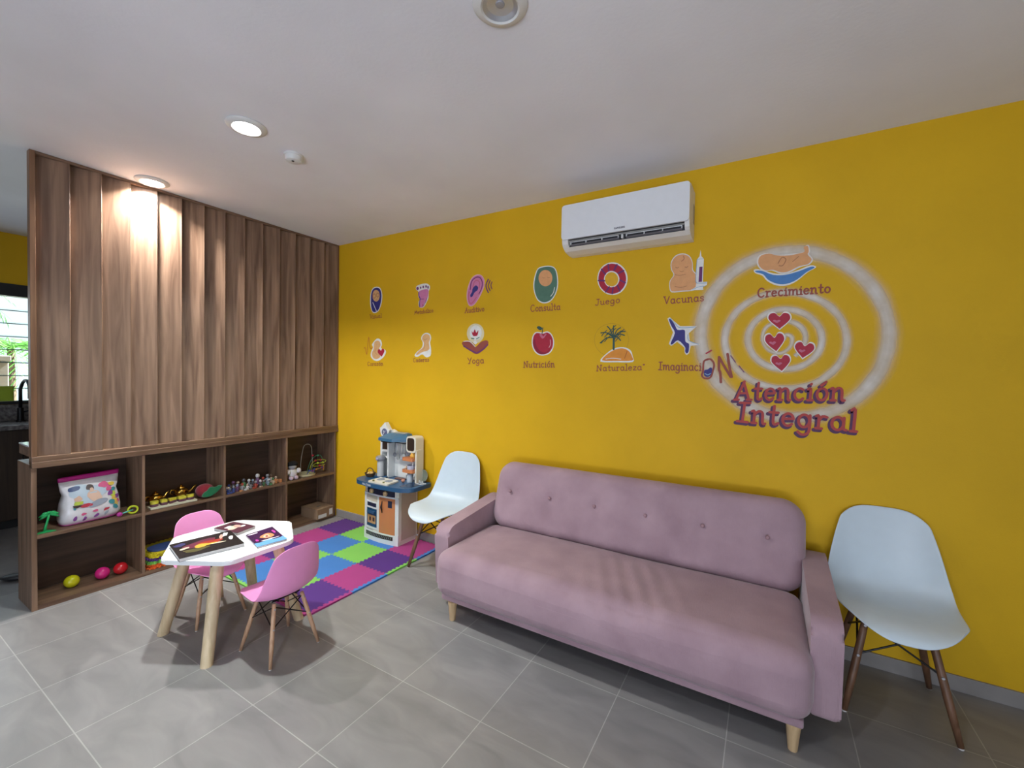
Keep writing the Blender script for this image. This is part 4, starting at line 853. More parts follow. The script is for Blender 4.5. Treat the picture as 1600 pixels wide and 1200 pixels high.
RINGS = [
[(3.752,1.664,0.0176),(3.76,1.694,0.022),(3.788,1.679,0.0242),(3.783,1.63,0.022),(3.74,1.593,0.022),(3.683,1.61,0.022),(3.649,1.666,0.0198),(3.661,1.732,0.022),(3.707,1.763,0.0242),(3.772,1.769,0.0286),(3.826,1.736,0.033),(3.85,1.682,0.03),(3.838,1.619,0.0286),(3.804,1.576,0.022)],
[(3.922,1.664,0.036),(3.919,1.629,0.036),(3.908,1.596,0.0396),(3.889,1.566,0.0396),(3.864,1.54,0.036),(3.833,1.521,0.0396),(3.798,1.509,0.0396),(3.76,1.504,0.0396),(3.722,1.508,0.0396),(3.684,1.52,0.0396),(3.65,1.54,0.0396),(3.62,1.567,0.0396),(3.598,1.599,0.0396),(3.583,1.636,0.0432),(3.577,1.674,0.0432),(3.581,1.712,0.0432),(3.594,1.747,0.0396),(3.615,1.778,0.0396),(3.643,1.803,0.0396),(3.676,1.821,0.0396),(3.713,1.832,0.0396),(3.752,1.833,0.0396),(3.79,1.827,0.0396),(3.826,1.813,0.0396),(3.858,1.792,0.0396),(3.884,1.765,0.0396),(3.904,1.734,0.0396),(3.917,1.7,0.0396),(3.922,1.664,0.036)],
[(4.028,1.656,0.04),(4.024,1.608,0.04),(4.011,1.561,0.04),(3.989,1.517,0.04),(3.958,1.479,0.044),(3.919,1.446,0.04),(3.873,1.421,0.04),(3.822,1.405,0.044),(3.768,1.398,0.044),(3.712,1.401,0.04),(3.656,1.415,0.044),(3.604,1.439,0.044),(3.557,1.473,0.048),(3.517,1.514,0.044),(3.486,1.563,0.048),(3.467,1.616,0.048),(3.459,1.671,0.044),(3.464,1.726,0.048),(3.481,1.778,0.048),(3.509,1.825,0.048),(3.546,1.864,0.044),(3.592,1.895,0.044),(3.643,1.917,0.044),(3.698,1.928,0.044),(3.754,1.928,0.044),(3.809,1.918,0.04),(3.86,1.9,0.044),(3.907,1.872,0.04),(3.948,1.838,0.044),(3.981,1.797,0.04),(4.006,1.753,0.04),(4.021,1.705,0.04),(4.028,1.656,0.04)],
[(4.193,1.682,0.074),(4.19,1.617,0.074),(4.179,1.554,0.074),(4.159,1.493,0.074),(4.13,1.437,0.074),(4.093,1.385,0.074),(4.049,1.339,0.074),(3.998,1.301,0.074),(3.941,1.272,0.0814),(3.879,1.251,0.074),(3.813,1.241,0.074),(3.745,1.243,0.0814),(3.676,1.255,0.0814),(3.608,1.28,0.0888),(3.544,1.315,0.0814),(3.485,1.362,0.0814),(3.432,1.419,0.0888),(3.389,1.484,0.0888),(3.357,1.556,0.0888),(3.336,1.632,0.0888),(3.327,1.71,0.0888),(3.332,1.788,0.0888),(3.349,1.862,0.0814),(3.378,1.932,0.0888),(3.418,1.994,0.0814),(3.467,2.047,0.0814),(3.524,2.09,0.0814),(3.586,2.121,0.0814),(3.653,2.141,0.0814),(3.721,2.149,0.0814),(3.789,2.146,0.0814),(3.855,2.132,0.0814),(3.918,2.108,0.0814),(3.977,2.074,0.074),(4.03,2.033,0.074),(4.077,1.985,0.074),(4.116,1.931,0.074),(4.148,1.872,0.074),(4.172,1.81,0.0666),(4.187,1.746,0.0666),(4.193,1.682,0.074)],
]

# ------------------------------------------------------------------ painted murals on the yellow wall
PAINT = {k: mat('mural_'+k, c, 0.6, noise=0.06, nscale=30) for k, c in dict(white=(0.78, 0.77, 0.74), palewhite=(0.74, 0.70, 0.66), haze=(0.70, 0.62, 0.40), indigo=(0.035, 0.030, 0.20), skin=(0.70, 0.40, 0.17), skin2=(0.74, 0.36, 0.15), skinline=(0.42, 0.17, 0.07), brown=(0.30, 0.065, 0.045), pink=(0.62, 0.20, 0.38), palepink=(0.75, 0.42, 0.48), rose=(0.55, 0.14, 0.22), plum=(0.14, 0.025, 0.14), red=(0.42, 0.012, 0.04), darkred=(0.26, 0.008, 0.035), green=(0.085, 0.19, 0.13), darkgreen=(0.03, 0.085, 0.07), ochre=(0.72, 0.40, 0.012), darkochre=(0.50, 0.27, 0.01), orange=(0.76, 0.28, 0.03), rust=(0.50, 0.13, 0.02), blue=(0.07, 0.22, 0.52), skyblue=(0.22, 0.40, 0.58), tred=(0.43, 0.045, 0.040), tdark=(0.085, 0.020, 0.085)).items()}
def ribbon(bm, pts, w, y, mi=0, cap=5):
    P = [Vector((p[0], p[1])) for p in pts]
    L, Rr = [], []
    n = len(P)
    for i, p in enumerate(P):
        t = P[min(i+1, n-1)]-P[max(i-1, 0)]
        if t.length < 1e-9: t = Vector((1, 0))
        t.normalize(); nn = Vector((-t.y, t.x))*w/2
        L.append(p+nn); Rr.append(p-nn)
    vl = [bm.verts.new((q.x, y, q.y)) for q in L]; vr = [bm.verts.new((q.x, y, q.y)) for q in Rr]
    for i in range(n-1):
        f = bm.faces.new((vl[i], vl[i+1], vr[i+1], vr[i])); f.material_index = mi
    for p, t in ((P[0], P[0]-P[1]), (P[-1], P[-1]-P[-2])):
        if t.length < 1e-9: continue
        a0 = math.atan2(t.y, t.x)
        fan = [bm.verts.new((p.x+w/2*math.cos(a0-PI/2+PI*k/cap), y-0.00005, p.y+w/2*math.sin(a0-PI/2+PI*k/cap))) for k in range(cap+1)]
        f = bm.faces.new(fan); f.material_index = mi
def wallobj(name, bm, mats, parent, ox, oz):
    for v in bm.verts: v.co.x -= ox; v.co.z -= oz
    me = bpy.data.meshes.new(name); bm.to_mesh(me); bm.free()
    for m in mats: me.materials.append(m)
    return link(bpy.data.objects.new(name, me), parent)
def picture_bm(layers, base=0.0006):
    bm = B(); mats = []
    for k, (kind, col, w, pts) in enumerate(layers):
        m = PAINT[col]
        if m not in mats: mats.append(m)
        y = -(base+0.00025*k)
        if kind == 's':
            pp = [(p.x, p.y) for p in catmull([(a, b, 0) for a, b in pts], k=4)] if len(pts) > 2 else pts
            ribbon(bm, pp, w, y, mats.index(m))
        else:
            pp = catmull([(a, b, 0) for a, b in pts], closed=True, k=3) if kind == 'f' else [Vector((a, b, 0)) for a, b in pts]
            f = bm.faces.new([bm.verts.new((p.x, y, p.y)) for p in pp]); f.material_index = mats.index(m)
    return bm, mats
# brush lettering: strokes per letter, x-height 0.6, cap height 1
def o_(cx, cy, rx, ry, a0=90, a1=450, n=12): return [(cx+rx*math.cos(math.radians(a0+(a1-a0)*i/n)), cy+ry*math.sin(math.radians(a0+(a1-a0)*i/n))) for i in range(n+1)]
bowl = o_(0.26, 0.30, 0.20, 0.30, 40, 400)
G = {
 'a': (0.60, [bowl, [(0.46, 0.58), (0.46, 0.10), (0.56, 0.02)]]),
 'b': (0.58, [[(0.10, 1.0), (0.10, 0.02)], o_(0.29, 0.30, 0.19, 0.29, 200, 560)]),
 'c': (0.52, [o_(0.27, 0.30, 0.21, 0.30, 50, 315)]),
 'd': (0.60, [bowl, [(0.46, 1.0), (0.46, 0.08), (0.56, 0.02)]]),
 'e': (0.54, [[(0.07, 0.32), (0.46, 0.36)], o_(0.27, 0.30, 0.20, 0.30, 10, 318)]),
 'g': (0.60, [bowl, [(0.46, 0.58), (0.47, -0.10), (0.38, -0.32), (0.20, -0.36), (0.06, -0.24)]]),
 'i': (0.28, [[(0.03, 0.56), (0.14, 0.58), (0.14, 0.02)], [(0.03, 0.0), (0.25, 0.0)], [(0.13, 0.80), (0.15, 0.83)]]),
 'l': (0.28, [[(0.03, 0.96), (0.14, 1.0), (0.14, 0.02)], [(0.03, 0.0), (0.25, 0.0)]]),
 'm': (0.92, [[(0.02, 0.58), (0.12, 0.58), (0.12, 0.02)], [(0.12, 0.42), (0.26, 0.60), (0.42, 0.52), (0.44, 0.02)], [(0.44, 0.42), (0.60, 0.60), (0.76, 0.52), (0.78, 0.02), (0.88, 0.0)]]),
 'n': (0.62, [[(0.02, 0.58), (0.12, 0.58), (0.12, 0.02)], [(0.12, 0.42), (0.28, 0.60), (0.44, 0.52), (0.47, 0.02), (0.57, 0.0)], [(0.03, 0.0), (0.22, 0.0)]]),
 'o': (0.54, [o_(0.27, 0.30, 0.20, 0.30)]),
 'r': (0.46, [[(0.02, 0.58), (0.12, 0.58), (0.12, 0.02)], [(0.12, 0.38), (0.24, 0.58), (0.40, 0.55)], [(0.03, 0.0), (0.24, 0.0)]]),
 's': (0.46, [[(0.40, 0.50), (0.26, 0.60), (0.08, 0.50), (0.14, 0.34), (0.34, 0.26), (0.40, 0.12), (0.24, 0.0), (0.05, 0.09)]]),
 't': (0.42, [[(0.20, 0.92), (0.19, 0.14), (0.27, 0.01), (0.39, 0.08)], [(0.03, 0.60), (0.37, 0.60)]]),
 'u': (0.60, [[(0.03, 0.58), (0.12, 0.56), (0.12, 0.14), (0.26, 0.0), (0.44, 0.12)], [(0.46, 0.58), (0.46, 0.08), (0.56, 0.02)]]),
 'v': (0.54, [[(0.04, 0.58), (0.26, 0.02), (0.48, 0.58)]]),
 'z': (0.50, [[(0.07, 0.56), (0.42, 0.58)], [(0.42, 0.58), (0.07, 0.03)], [(0.07, 0.02), (0.44, 0.02)]]),
 'A': (0.80, [[(0.06, 0.02), (0.40, 1.0)], [(0.36, 0.98), (0.66, 0.02)], [(0.18, 0.36), (0.54, 0.36)], [(-0.04, 0.0), (0.18, 0.0)], [(0.56, 0.0), (0.78, 0.0)]]),
 'C': (0.72, [o_(0.38, 0.50, 0.31, 0.50, 45, 315)]),
 'I': (0.50, [[(0.26, 0.96), (0.22, 0.04)], [(0.06, 0.97), (0.48, 0.99)], [(0.0, 0.02), (0.44, 0.0)]]),
 'J': (0.56, [[(0.20, 0.98), (0.54, 0.98)], [(0.40, 0.96), (0.38, 0.16), (0.22, 0.0), (0.04, 0.12)]]),
 'M': (0.86, [[(0.04, 0.0), (0.14, 0.98)], [(0.14, 0.98), (0.40, 0.30)], [(0.40, 0.30), (0.66, 0.98)], [(0.66, 0.98), (0.76, 0.0)]]),
 'N': (0.80, [[(0.12, 0.02), (0.12, 0.98)], [(0.12, 0.98), (0.62, 0.02)], [(0.62, 0.02), (0.62, 0.98)], [(0.02, 0.0), (0.24, 0.0)], [(0.52, 0.98), (0.74, 0.98)]]),
 'V': (0.72, [[(0.08, 0.98), (0.36, 0.02)], [(0.36, 0.02), (0.64, 0.98)], [(-0.02, 0.98), (0.20, 0.98)]]),
 'Y': (0.72, [[(0.06, 0.98), (0.34, 0.50)], [(0.64, 0.98), (0.30, 0.0)], [(0.18, 0.0), (0.44, 0.0)]]),
 '"': (0.30, [[(0.06, 0.92), (0.10, 0.78)], [(0.22, 0.92), (0.16, 0.78)], [(0.06, 0.86), (0.24, 0.86)]]),
 'S': (0.62, [[(0.54, 0.84), (0.34, 1.0), (0.10, 0.82), (0.20, 0.56), (0.46, 0.42), (0.54, 0.18), (0.30, 0.0), (0.06, 0.16)]]),
 'U': (0.70, [[(0.08, 1.0), (0.08, 0.26), (0.34, 0.0), (0.60, 0.26), (0.60, 1.0)]]),
 'G': (0.74, [o_(0.38, 0.50, 0.31, 0.50, 45, 330), [(0.42, 0.46), (0.68, 0.46), (0.68, 0.10)]]),
 'H': (0.72, [[(0.08, 0.0), (0.08, 1.0)], [(0.60, 0.0), (0.60, 1.0)], [(0.08, 0.5), (0.60, 0.5)]]),
 'L': (0.56, [[(0.08, 1.0), (0.08, 0.0)], [(0.08, 0.0), (0.50, 0.0)]]),
 'T': (0.60, [[(0.30, 1.0), (0.30, 0.0)], [(0.04, 1.0), (0.56, 1.0)]]),
 'O': (0.76, [o_(0.37, 0.50, 0.32, 0.50)]),
 'W': (0.92, [[(0.04, 1.0), (0.24, 0.0)], [(0.24, 0.0), (0.45, 0.8)], [(0.45, 0.8), (0.66, 0.0)], [(0.66, 0.0), (0.86, 1.0)]]),
 'F': (0.56, [[(0.08, 0.0), (0.08, 1.0)], [(0.08, 1.0), (0.52, 1.0)], [(0.08, 0.52), (0.44, 0.52)]]),
 'P': (0.60, [[(0.08, 0.0), (0.08, 1.0)], [(0.08, 1.0), (0.42, 0.98), (0.54, 0.76), (0.42, 0.52), (0.08, 0.50)]]),
}
ACC = {'ó': 'o', 'é': 'e', 'á': 'a'}
def text_strokes(s):
    out = []; x = 0
    for ch in s:
        b = ACC.get(ch, ch)
        adv, st = G[b]
        for q in st: out.append([(x+p[0], p[1]) for p in q])
        if ch in ACC: out.append([(x+0.22, 0.74), (x+0.40, 0.92)])
        x += adv+0.06
    return out, x-0.06
def text_bm(bm, s, p, q, cap, w, y, mi=0, dx=0, dz=0, slant=0.0):
    st, tot = text_strokes(s)
    px, pz = p; qx, qz = q
    for k, line in enumerate(st):
        pp = [(a.x, a.y) for a in catmull([(u, v, 0) for u, v in line], k=3)] if len(line) > 2 else line
        pts = [(px+(qx-px)*(u+slant*v)/tot+dx, pz+(qz-pz)*u/tot+v*cap+dz) for u, v in pp]
        ribbon(bm, pts, w, y-0.00002*k, mi)
INFO = {
 'Visual': ('swaddled figure in dark blue with glasses', 'Visual'), 'Metab': ('pink painted footprint', 'Metabólico'), 'Audit': ('big pink ear with sound waves', 'Auditivo'), 'Coraz': ('baby with heartbeat line and red heart', 'Corazón'),
 'Cad': ('small seated baby in a white nappy', 'Caderas'), 'Yoga': ('two hands under a small red lotus', 'Yoga'), 'Cons': ('face wrapped in a green blanket', 'Consulta'), 'Juego': ('red ring float with dark stripes', 'Juego'),
 'Vac': ('baby beside a syringe', 'Vacunas'), 'Nutr': ('red apple with a leaf', 'Nutrición'), 'Nat': ('palm tree on an orange dune', 'Naturaleza"'), 'Imag': ('blue and white leaping sea animal', 'Imaginaci'), 'Crec': ('baby lying in a blue bowl', 'Crecimiento')}
CAPS = {c[0]: c for c in CAPTIONS}
PIC = dict(MURAL)
for key, (what, word) in INFO.items():
    L = PIC[key]
    xs = [p[0] for l in L for p in l[3]]; zs = [p[1] for l in L for p in l[3]]
    ox, oz = (min(xs)+max(xs))/2, min(zs)
    t = empty('wall_painting', (ox, 0, oz), 'painted '+what+', captioned, on the yellow wall', 'wall painting', group='painted emblems on the yellow wall')
    bm, mats = picture_bm(L, 0.0016 if key in ('Crec', 'Vac', 'Imag') else 0.0006)
    wallobj('picture', bm, mats, t, ox, oz)
    _, p, q, cap = CAPS[word]
    bm = B(); text_bm(bm, word, p, q, cap, cap*(0.135 if key != 'Crec' else 0.16), -0.0024)
    mats = [PAINT['brown']]
    if key == 'Imag':
        bm2, m2 = picture_bm(PIC['ON'], 0.0024)
        wallobj('large_letters', bm2, m2, t, ox, oz)
    wallobj('caption', bm, mats, t, ox, oz)
HL = ['painted red heart at the top of the spiral on the yellow wall', 'painted red heart left of the spiral centre on the yellow wall', 'painted small tilted red heart right of the spiral centre on the yellow wall', 'painted red heart lowest in the spiral on the yellow wall']
for key, lab in zip(('h1', 'h2', 'h3', 'h4'), HL):
    L = PIC[key]; xs = [p[0] for l in L for p in l[3]]; zs = [p[1] for l in L for p in l[3]]; ox, oz = (min(xs)+max(xs))/2, min(zs)
    bm, mats = picture_bm(L, 0.0018)
    o = wallobj('wall_painting', bm, mats, None, ox, oz); o.location = (ox, 0, oz)
    tag(o, lab, 'wall painting', 'red hearts in the painted spiral')
# big title with dark drop stroke
t1 = [c for c in CAPTIONS if c[0] in ('Atención', 'Integral')]
ox, oz = t1[1][1]
tt = empty('wall_lettering', (ox, 0, oz), 'large red and purple painted words Atención Integral under the spiral', 'wall lettering')
for word, p, q, cap in t1:
    bm = B(); w = cap*0.185
    sl = 0.04
    text_bm(bm, word, p, q, cap, w, -0.0030, 0, dx=-0.006, dz=-0.007, slant=sl)
    text_bm(bm, word, p, q, cap, w*0.66, -0.0040, 1, dx=0.002, dz=0.003, slant=sl)
    wallobj('word', bm, [PAINT['tdark'], PAINT['tred']], tt, ox, oz)
# soft white sprayed spiral: strips whose coverage fades to both sides
SPR = bpy.data.materials.new('white_spray_paint'); SPR.use_nodes = True
nt = SPR.node_tree; out = nt.nodes['Material Output']; pb = nt.nodes['Principled BSDF']
pb.inputs['Base Color'].default_value = (0.78, 0.74, 0.68, 1); pb.inputs['Roughness'].default_value = 0.7
vc = nt.nodes.new('ShaderNodeVertexColor'); vc.layer_name = 'coverage'
tr = nt.nodes.new('ShaderNodeBsdfTransparent'); mx = nt.nodes.new('ShaderNodeMixShader')
tcn = nt.nodes.new('ShaderNodeTexCoord'); nz = nt.nodes.new('ShaderNodeTexNoise'); nz.inputs['Scale'].default_value = 9; nz.inputs['Detail'].default_value = 5
nt.links.new(tcn.outputs['Object'], nz.inputs['Vector'])
mr = nt.nodes.new('ShaderNodeMapRange'); mr.inputs['From Min'].default_value = 0.25; mr.inputs['From Max'].default_value = 0.7; mr.inputs['To Min'].default_value = 0.55; mr.inputs['To Max'].default_value = 1.0
nt.links.new(nz.outputs['Fac'], mr.inputs['Value'])
ml = nt.nodes.new('ShaderNodeMath'); ml.operation = 'MULTIPLY'
nt.links.new(vc.outputs['Color'], ml.inputs[0]); nt.links.new(mr.outputs['Result'], ml.inputs[1])
nt.links.new(ml.outputs[0], mx.inputs[0]); nt.links.new(tr.outputs[0], mx.inputs[1]); nt.links.new(pb.outputs[0], mx.inputs[2]); nt.links.new(mx.outputs[0], out.inputs['Surface'])
sp_o = empty('wall_painting', (3.74, 0, 1.6), 'large white sprayed spiral of rings around the red hearts on the yellow wall', 'wall painting')
for ri, ring in enumerate(RINGS):
    pts = catmull([Vector((x, z, w)) for x, z, w in ring], k=3)
    bm = B(); cl = bm.loops.layers.float_color.new('coverage')
    prof = [(-1.7, 0.0), (-1.2, 0.10), (-0.85, 0.38), (-0.5, 0.80), (0, 0.92), (0.5, 0.72), (0.85, 0.34), (1.2, 0.10), (1.7, 0.0)]
    rows = []
    n = len(pts)
    for i, p in enumerate(pts):
        t = pts[min(i+1, n-1)]-pts[max(i-1, 0)]
        if ri > 0 and (i == 0 or i == n-1): t = pts[1]-pts[-2]
        t = Vector((t.x, t.y)).normalized(); nn = Vector((-t.y, t.x)); w = p.z*0.5
        rows.append([(bm.verts.new((p.x+nn.x*u*w, -(0.0004+0.0001*ri), p.y+nn.y*u*w)), a) for u, a in prof])
    for i in range(n-1):
        for k in range(len(prof)-1):
            q = [rows[i][k], rows[i][k+1], rows[i+1][k+1], rows[i+1][k]]
            f = bm.faces.new([v for v, _ in q])
            for lp, (_, a) in zip(f.loops, q): lp[cl] = (a, a, a, 1)
    wallobj('ring', bm, [SPR], sp_o, 3.74, 1.6)
# maker's name on the air conditioner
bm = B(); text_bm(bm, 'SAMSUNG', (2.846, 2.353), (2.912, 2.353), 0.0095, 0.0024, -0.2004)
wallobj('lettering', bm, [mat('dark_lettering', (0.03, 0.03, 0.05), 0.5)], ac, 2.885, 2.415)

# ------------------------------------------------------------------ toy kitchen on the foam mat
CREAM = mat('cream_plastic', (0.74, 0.70, 0.61), 0.4); BLUEP = mat('petrol_blue_plastic', (0.022, 0.085, 0.185), 0.35)
ORNG = mat('terracotta_plastic', (0.55, 0.20, 0.075), 0.45); DKBR = mat('dark_brown_print', (0.035, 0.020, 0.014), 0.4); GREYP = mat('grey_plastic', (0.23, 0.24, 0.27), 0.4)
NAVYP = mat('navy_print', (0.015, 0.018, 0.045), 0.35); TANP = mat('tan_print', (0.50, 0.27, 0.11), 0.5); OFFW = mat('off_white_plastic', (0.70, 0.71, 0.70), 0.4)
LGREY = mat('light_grey_plastic', (0.45, 0.47, 0.48), 0.4); CLEARP = mat('pale_clear_plastic', (0.42, 0.47, 0.52), 0.15)
KX, KY, KZ = 0.890, -0.140, MZ+0.001
tk = empty('toy_kitchen', (KX, KY, KZ), 'cream, blue and orange play kitchen on the foam mat by the yellow wall', 'toy kitchen')
def kb(name, m, x0, x1, y0, y1, z0, z1, bev=0.003, par=None):
    bm = B(); box(bm, x0-KX, x1-KX, y0-KY, y1-KY, z0-KZ, z1-KZ, bev); return obj(name, bm, m, par or tk)
# body with gently bowed front
L_, R_, FY, BY = 0.690, 1.095, -0.238, -0.022
front = [(L_+(R_-L_)*i/10, FY-0.022*(1-((i-5)/5)**2)) for i in range(11)]
def fyk(x, off=0.0): return FY-0.022*(1-((x-(L_+R_)/2)/((R_-L_)/2))**2)-off
bm = B(); prism(bm, [(x-KX, y-KY) for x, y in [(L_, BY)] + front + [(R_, BY)]], 0.0, 0.486-KZ); obj('body', bm, CREAM, tk)
def bowed(name, m, x0, x1, z0, z1, d0, d1, par=None, n=6, r=0.0):
    """panel following the bowed front, from depth d0 to d1 in front of it"""
    bm = B(); xs = [x0+(x1-x0)*i/n for i in range(n+1)]
    poly = [(x, fyk(x, d0)) for x in xs] + [(x, fyk(x, d1)) for x in reversed(xs)]
    prism(bm, [(x-KX, y-KY) for x, y in poly], z0-KZ, z1-KZ); return obj(name, bm, m, par or tk)
bowed('control_panel', NAVYP, 0.735, 1.055, 0.414, 0.480, -0.001, 0.006)
for x in (0.800, 0.965):
    M = Matrix.Translation((x-KX, fyk(x, 0.006)-KY, 0.437-KZ)) @ Matrix.Rotation(PI/2, 4, 'X')
    bm = B(); lathe(bm, [(0, 0.020), (0.014, 0.019), (0.020, 0.013), (0.021, 0.0), (0, 0)], 20, M=M); box(bm, -0.004, 0.004, -0.017, 0.017, 0.018, 0.024, 0.002, M=M)
    obj('knob', bm, mat('pale_gold_plastic', (0.66, 0.46, 0.22), 0.35), tk, autos=40)
bowed('front_rail', OFFW, L_+0.002, R_-0.002, 0.400, 0.413, -0.001, 0.008)
bowed('front_stile', OFFW, L_+0.001, 0.722, 0.075, 0.400, -0.001, 0.007, n=2)
bowed('front_stile', OFFW, 0.872, 0.893, 0.075, 0.400, -0.001, 0.008, n=2)
bowed('front_stile', OFFW, 1.062, R_-0.001, 0.075, 0.400, -0.001, 0.006, n=2)
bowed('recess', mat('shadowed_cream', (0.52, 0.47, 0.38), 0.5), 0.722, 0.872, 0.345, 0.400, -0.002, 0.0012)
od = bowed('oven_door', OFFW, 0.722, 0.872, 0.110, 0.345, -0.001, 0.008)
bowed('oven_display', NAVYP, 0.738, 0.858, 0.302, 0.334, 0.008, 0.0095, od)
bowed('oven_window', mat('deep_blue_print', (0.012, 0.06, 0.13), 0.25), 0.732, 0.866, 0.130, 0.286, 0.008, 0.0096, od)
bowed('oven_handle', BLUEP, 0.752, 0.846, 0.248, 0.266, 0.009, 0.026, od)
bowed('bread_print', TANP, 0.745, 0.853, 0.158, 0.228, 0.0096, 0.0104, od)
for x in (0.768, 0.815): bowed('pretzel_print', DKBR, x, x+0.026, 0.178, 0.212, 0.0104, 0.0110, od, n=2)
cd_ = bowed('cupboard_door', ORNG, 0.893, 1.062, 0.098, 0.399, -0.001, 0.008)
bm = B(); tube(bm, [(0.930-KX, fyk(0.93, 0.010)-KY, 0.270-KZ), (0.930-KX, fyk(0.93, 0.022)-KY, 0.320-KZ), (0.930-KX, fyk(0.93, 0.010)-KY, 0.370-KZ)], [0.003, 0.008, 0.003], 8); obj('door_handle', bm, DKBR, cd_, smooth=True)
bowed('door_label', NAVYP, 0.992, 1.034, 0.322, 0.380, 0.008, 0.009, cd_, n=2)
bowed('bottom_skirt', OFFW, L_-0.002, R_+0.001, 0.0125, 0.098, -0.001, 0.010)
gr = bowed('vent_grille', DKBR, 0.722, 1.045, 0.052, 0.084, 0.010, 0.0115)
bm = B(); vent = bm
for i in range(16):
    x = 0.732+0.0195*i; M = Matrix.Translation((x-KX, fyk(x, 0.0118)-KY, 0.068-KZ)) @ Matrix.Rotation(0.5, 4, 'Y'); box(bm, -0.0025, 0.0025, -0.0006, 0.0006, -0.012, 0.012, M=M)
o = obj('grille_slots', bm, GREYP, gr)
kb('side_panel', mat('beige_side', (0.50, 0.42, 0.34), 0.45), R_-0.001, R_+0.003, -0.215, -0.04, 0.05, 0.45, 0.001)
# blue worktop with basin
outl = roundpoly([(0.603, -0.020), (0.592, -0.255), (0.655, -0.305), (0.89, -0.335), (1.16, -0.318), (1.262, -0.262), (1.262, -0.020)], 0.03, 4)
bm = B(); prism(bm, [(x-KX, y-KY) for x, y in outl], 0.4865-KZ, 0.520-KZ)
es = [e for e in bm.edges if any(len(f.verts) > 8 for f in e.link_faces)]
bmesh.ops.bevel(bm, geom=es, offset=0.005, segments=2, affect='EDGES'); obj('worktop', bm, BLUEP, tk, autos=40)
bm = B(); prism(bm, roundpoly([(1.115-KX, -0.270-KY), (1.225-KX, -0.245-KY), (1.225-KX, -0.115-KY), (1.115-KX, -0.125-KY)], 0.025), 0.5202-KZ, 0.5212-KZ); obj('sink_basin', bm, mat('dark_navy_basin', (0.008, 0.03, 0.08), 0.25), tk)
hob = bm = B(); prism(bm, roundpoly([(0.795-KX, -0.310-KY), (1.030-KX, -0.312-KY), (1.016-KX, -0.160-KY), (0.792-KX, -0.155-KY)], 0.018), 0.5203-KZ, 0.532-KZ); hb = obj('hob', bm, mat('ivory_plastic', (0.72, 0.68, 0.57), 0.35), tk)
for x, y, r in ((0.855, -0.215, 0.036), (0.955, -0.222, 0.036)):
    bm = B(); lathe(bm, [(0, 0.533-KZ), (r, 0.533-KZ), (r*1.02, 0.5322-KZ)], 24, ax=(x-KX, y-KY)); obj('burner', bm, GREYP, hb)
    bm = B(); lathe(bm, [(r*0.45, 0.5345-KZ), (r*0.7, 0.5345-KZ), (r*0.7, 0.533-KZ)], 24, ax=(x-KX, y-KY)); obj('burner_ring', bm, CLEARP, hb)
for x in (0.845, 0.965):
    bm = B(); lathe(bm, [(0, 0.542-KZ), (0.008, 0.541-KZ), (0.010, 0.5322-KZ)], 14, ax=(x-KX, -0.288-KY)); obj('hob_knob', bm, mat('olive_knob', (0.18, 0.18, 0.05), 0.5), hb)
bm = B(); text_bm(bm, 'HALLTOWN', (0.742, 0.496), (0.862, 0.496), 0.014, 0.0034, 0)
for v in bm.verts:
    x = v.co.x; k = (x-0.655)/(0.89-0.655); v.co.y = -0.305-0.030*k-0.0012
lt = wallobj('lettering', bm, [OFFW], tk, KX, KZ)
lt.location = (0, -KY, 0)
# tower
TY0, TY1 = -0.125, -0.030
kb('back_board', OFFW, 0.735, 1.150, TY1-0.004, TY1+0.006, 0.520, 0.860)
kb('side_column', OFFW, 0.722, 0.742, -0.105, TY1, 0.520, 0.872)
kb('side_column', OFFW, 0.815, 0.832, -0.112, TY1, 0.520, 0.872)
bm = B(); prism(bm, roundpoly([(1.058, 0.775), (1.165, 0.775), (1.165, 0.912), (1.058, 0.912)], 0.03, 5), TY0, TY1, lambda u, v, w: (u-KX, w-KY, v-KZ)); rc = obj('tall_cabinet', bm, mat('ivory_plastic', (0.72, 0.68, 0.57), 0.35), tk)
kb('side_column', mat('ivory_plastic', (0.72, 0.68, 0.57), 0.35), 1.150, 1.168, -0.118, TY1, 0.520, 0.80)
bm = B(); prism(bm, roundpoly([(1.070, 0.790), (1.148, 0.790), (1.148, 0.898), (1.070, 0.898)], 0.022, 5), TY0-0.003, TY0-0.0002, lambda u, v, w: (u-KX, w-KY, v-KZ)); obj('cabinet_window', bm, DKBR, rc)
kb('dark_cupboard', DKBR, 0.743, 0.814, -0.100, -0.034, 0.765, 0.858)
kb('side_shelf', OFFW, 0.742, 0.815, -0.105, TY1, 0.745, 0.764)
kb('side_shelf', OFFW, 0.742, 0.815, -0.100, TY1, 0.690, 0.705)
